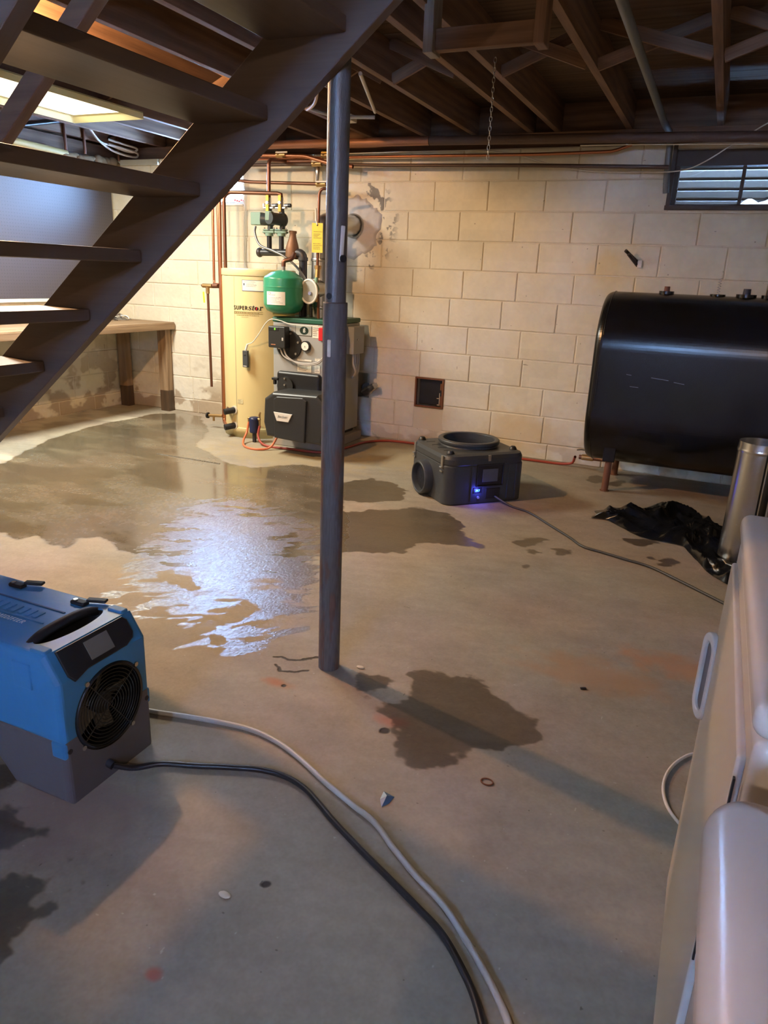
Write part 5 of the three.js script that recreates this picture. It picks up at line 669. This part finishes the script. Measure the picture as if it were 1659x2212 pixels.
for (const [i, z] of [[0, 0.60], [1, 0.40], [2, 0.02]]) { const t = thing('heating_riser', ['dark riser pipe with long branch arm at the pegboard top, nearest the stairs', 'short middle riser with black elbow above the pegboard', 'corner riser with bent branch above the pegboard'][i], 'pipe', [-5.0, 2.13, z + 0.02]); mesh('riser', cyl(0.012, 0.012, 0.20, 14).translate(0, 0.11, 0), M.copperDark, t); mesh('elbow', new THREE.SphereGeometry(0.024, 16, 12).translate(0, 0.22, 0), M.blackPaint, t); mesh('branch', i === 0 ? pipe([[0, 0.22, 0], [0.0, 0.13, 0.35], [0, 0.06, 0.62]], 0.015, 0.05) : i === 1 ? rod(V(0, 0.22, 0), V(-0.09, 0.22, 0), 0.013) : hose([[0, 0.22, 0], [-0.01, 0.19, 0.08], [-0.03, 0.14, 0.12], [-0.04, 0.09, 0.10]], 0.011, 30), M.blackPaint, t); }
{ const t = thing('heating_manifold', 'yellowed pipe with lumpy corroded fittings along the pegboard top', 'manifold', [-5.02, 2.125, 0.6]); mesh('pipe', rod(V(0, 0.02, 1.2), V(0, -0.01, 0.0), 0.028, 20), std([0.36, 0.28, 0.11], 0.6), t); mesh('corroded_fitting', (() => { const L = []; for (let k = 0; k < 11; k++) L.push(new THREE.IcosahedronGeometry(rr(0.024, 0.038), 1).scale(rr(0.8, 1.1), rr(0.6, 1.2), rr(1.1, 1.9)).translate(rr(-0.01, 0.015), rr(-0.03, 0.0), 0.02 - k * 0.058)); return merge(L); })(), std([0.15, 0.105, 0.055], 0.95), t); }
{ const t = thing('white_cable', 'coiled white cable loops hanging above the corner riser', 'cable', [-4.93, 2.19, 0.1]); for (const d of [0, 0.035]) mesh('loop', hose([[0, 0.14, 0.32], [0, 0.06, 0.22], [0.01, 0.01 + d, 0.1], [0.03, -0.01 + d, -0.06], [0.07, -0.012 + d, -0.13 + d], [0.11, 0.01 + d, -0.10], [0.08, 0.03 + d, 0.04], [0.02, 0.05 + d, 0.14]], 0.0085, 60), M.white, t); }
tag(mesh('fascia_board', boxUV(box(-5.08, -4.58, 2.105, 2.15, 0.012, 0.035), 1, 'x'), std([0.5, 0.48, 0.36], 0.7)), 'pale painted board on the wall above the corner', 'board');
// ---------------------------------------------------------------- litter on the floor
{ const q = new THREE.BufferGeometry(); q.setAttribute('position', new THREE.Float32BufferAttribute([-0.014, 0.012, -0.022, 0.016, 0.004, -0.024, 0.014, 0.004, 0.004, 0.002, 0.004, 0.026, -0.012, 0.008, 0.006, 0.002, 0.016, -0.006], 3)); q.setIndex([0, 5, 1, 1, 5, 2, 2, 5, 3, 3, 5, 4, 4, 5, 0, 0, 1, 4, 1, 2, 4, 2, 3, 4]); const g = q.toNonIndexed(); g.computeVertexNormals(); const m = tag(mesh('plastic_scrap', g, std([0.06, 0.13, 0.24], 0.4, 0, { side: THREE.DoubleSide })), 'small blue plastic scrap on the floor beside the pale cord', 'scrap'); m.position.set(-0.583, -0.003, 3.963); }
tag(mesh('rubber_ring', new THREE.TorusGeometry(0.016, 0.0022, 8, 28).scale(1, 0.8, 1).rotateX(Math.PI / 2).translate(-0.368, 0.002, 3.772), M.rust), 'little rusty ring lying below the dark damp patch', 'ring');
tag(mesh('chip', rbox(0.02, 0.006, 0.009, 0.002).rotateY(0.5).translate(-0.215, 0.003, 3.17), M.iron), 'tiny dark metal chip on the floor right of the damp patch', 'chip');
for (const [x, z, l] of [[-0.77, 4.39, 'pale paint flake on the foreground floor left of the cords'], [-0.93, 3.40, 'dusty fibre clump at the column foot']]) tag(mesh('debris', new THREE.IcosahedronGeometry(0.011, 1).scale(1.4, 0.35, 0.8).translate(x, 0.003, z), M.offWhite), l, 'debris');
renderer.render(scene, camera);
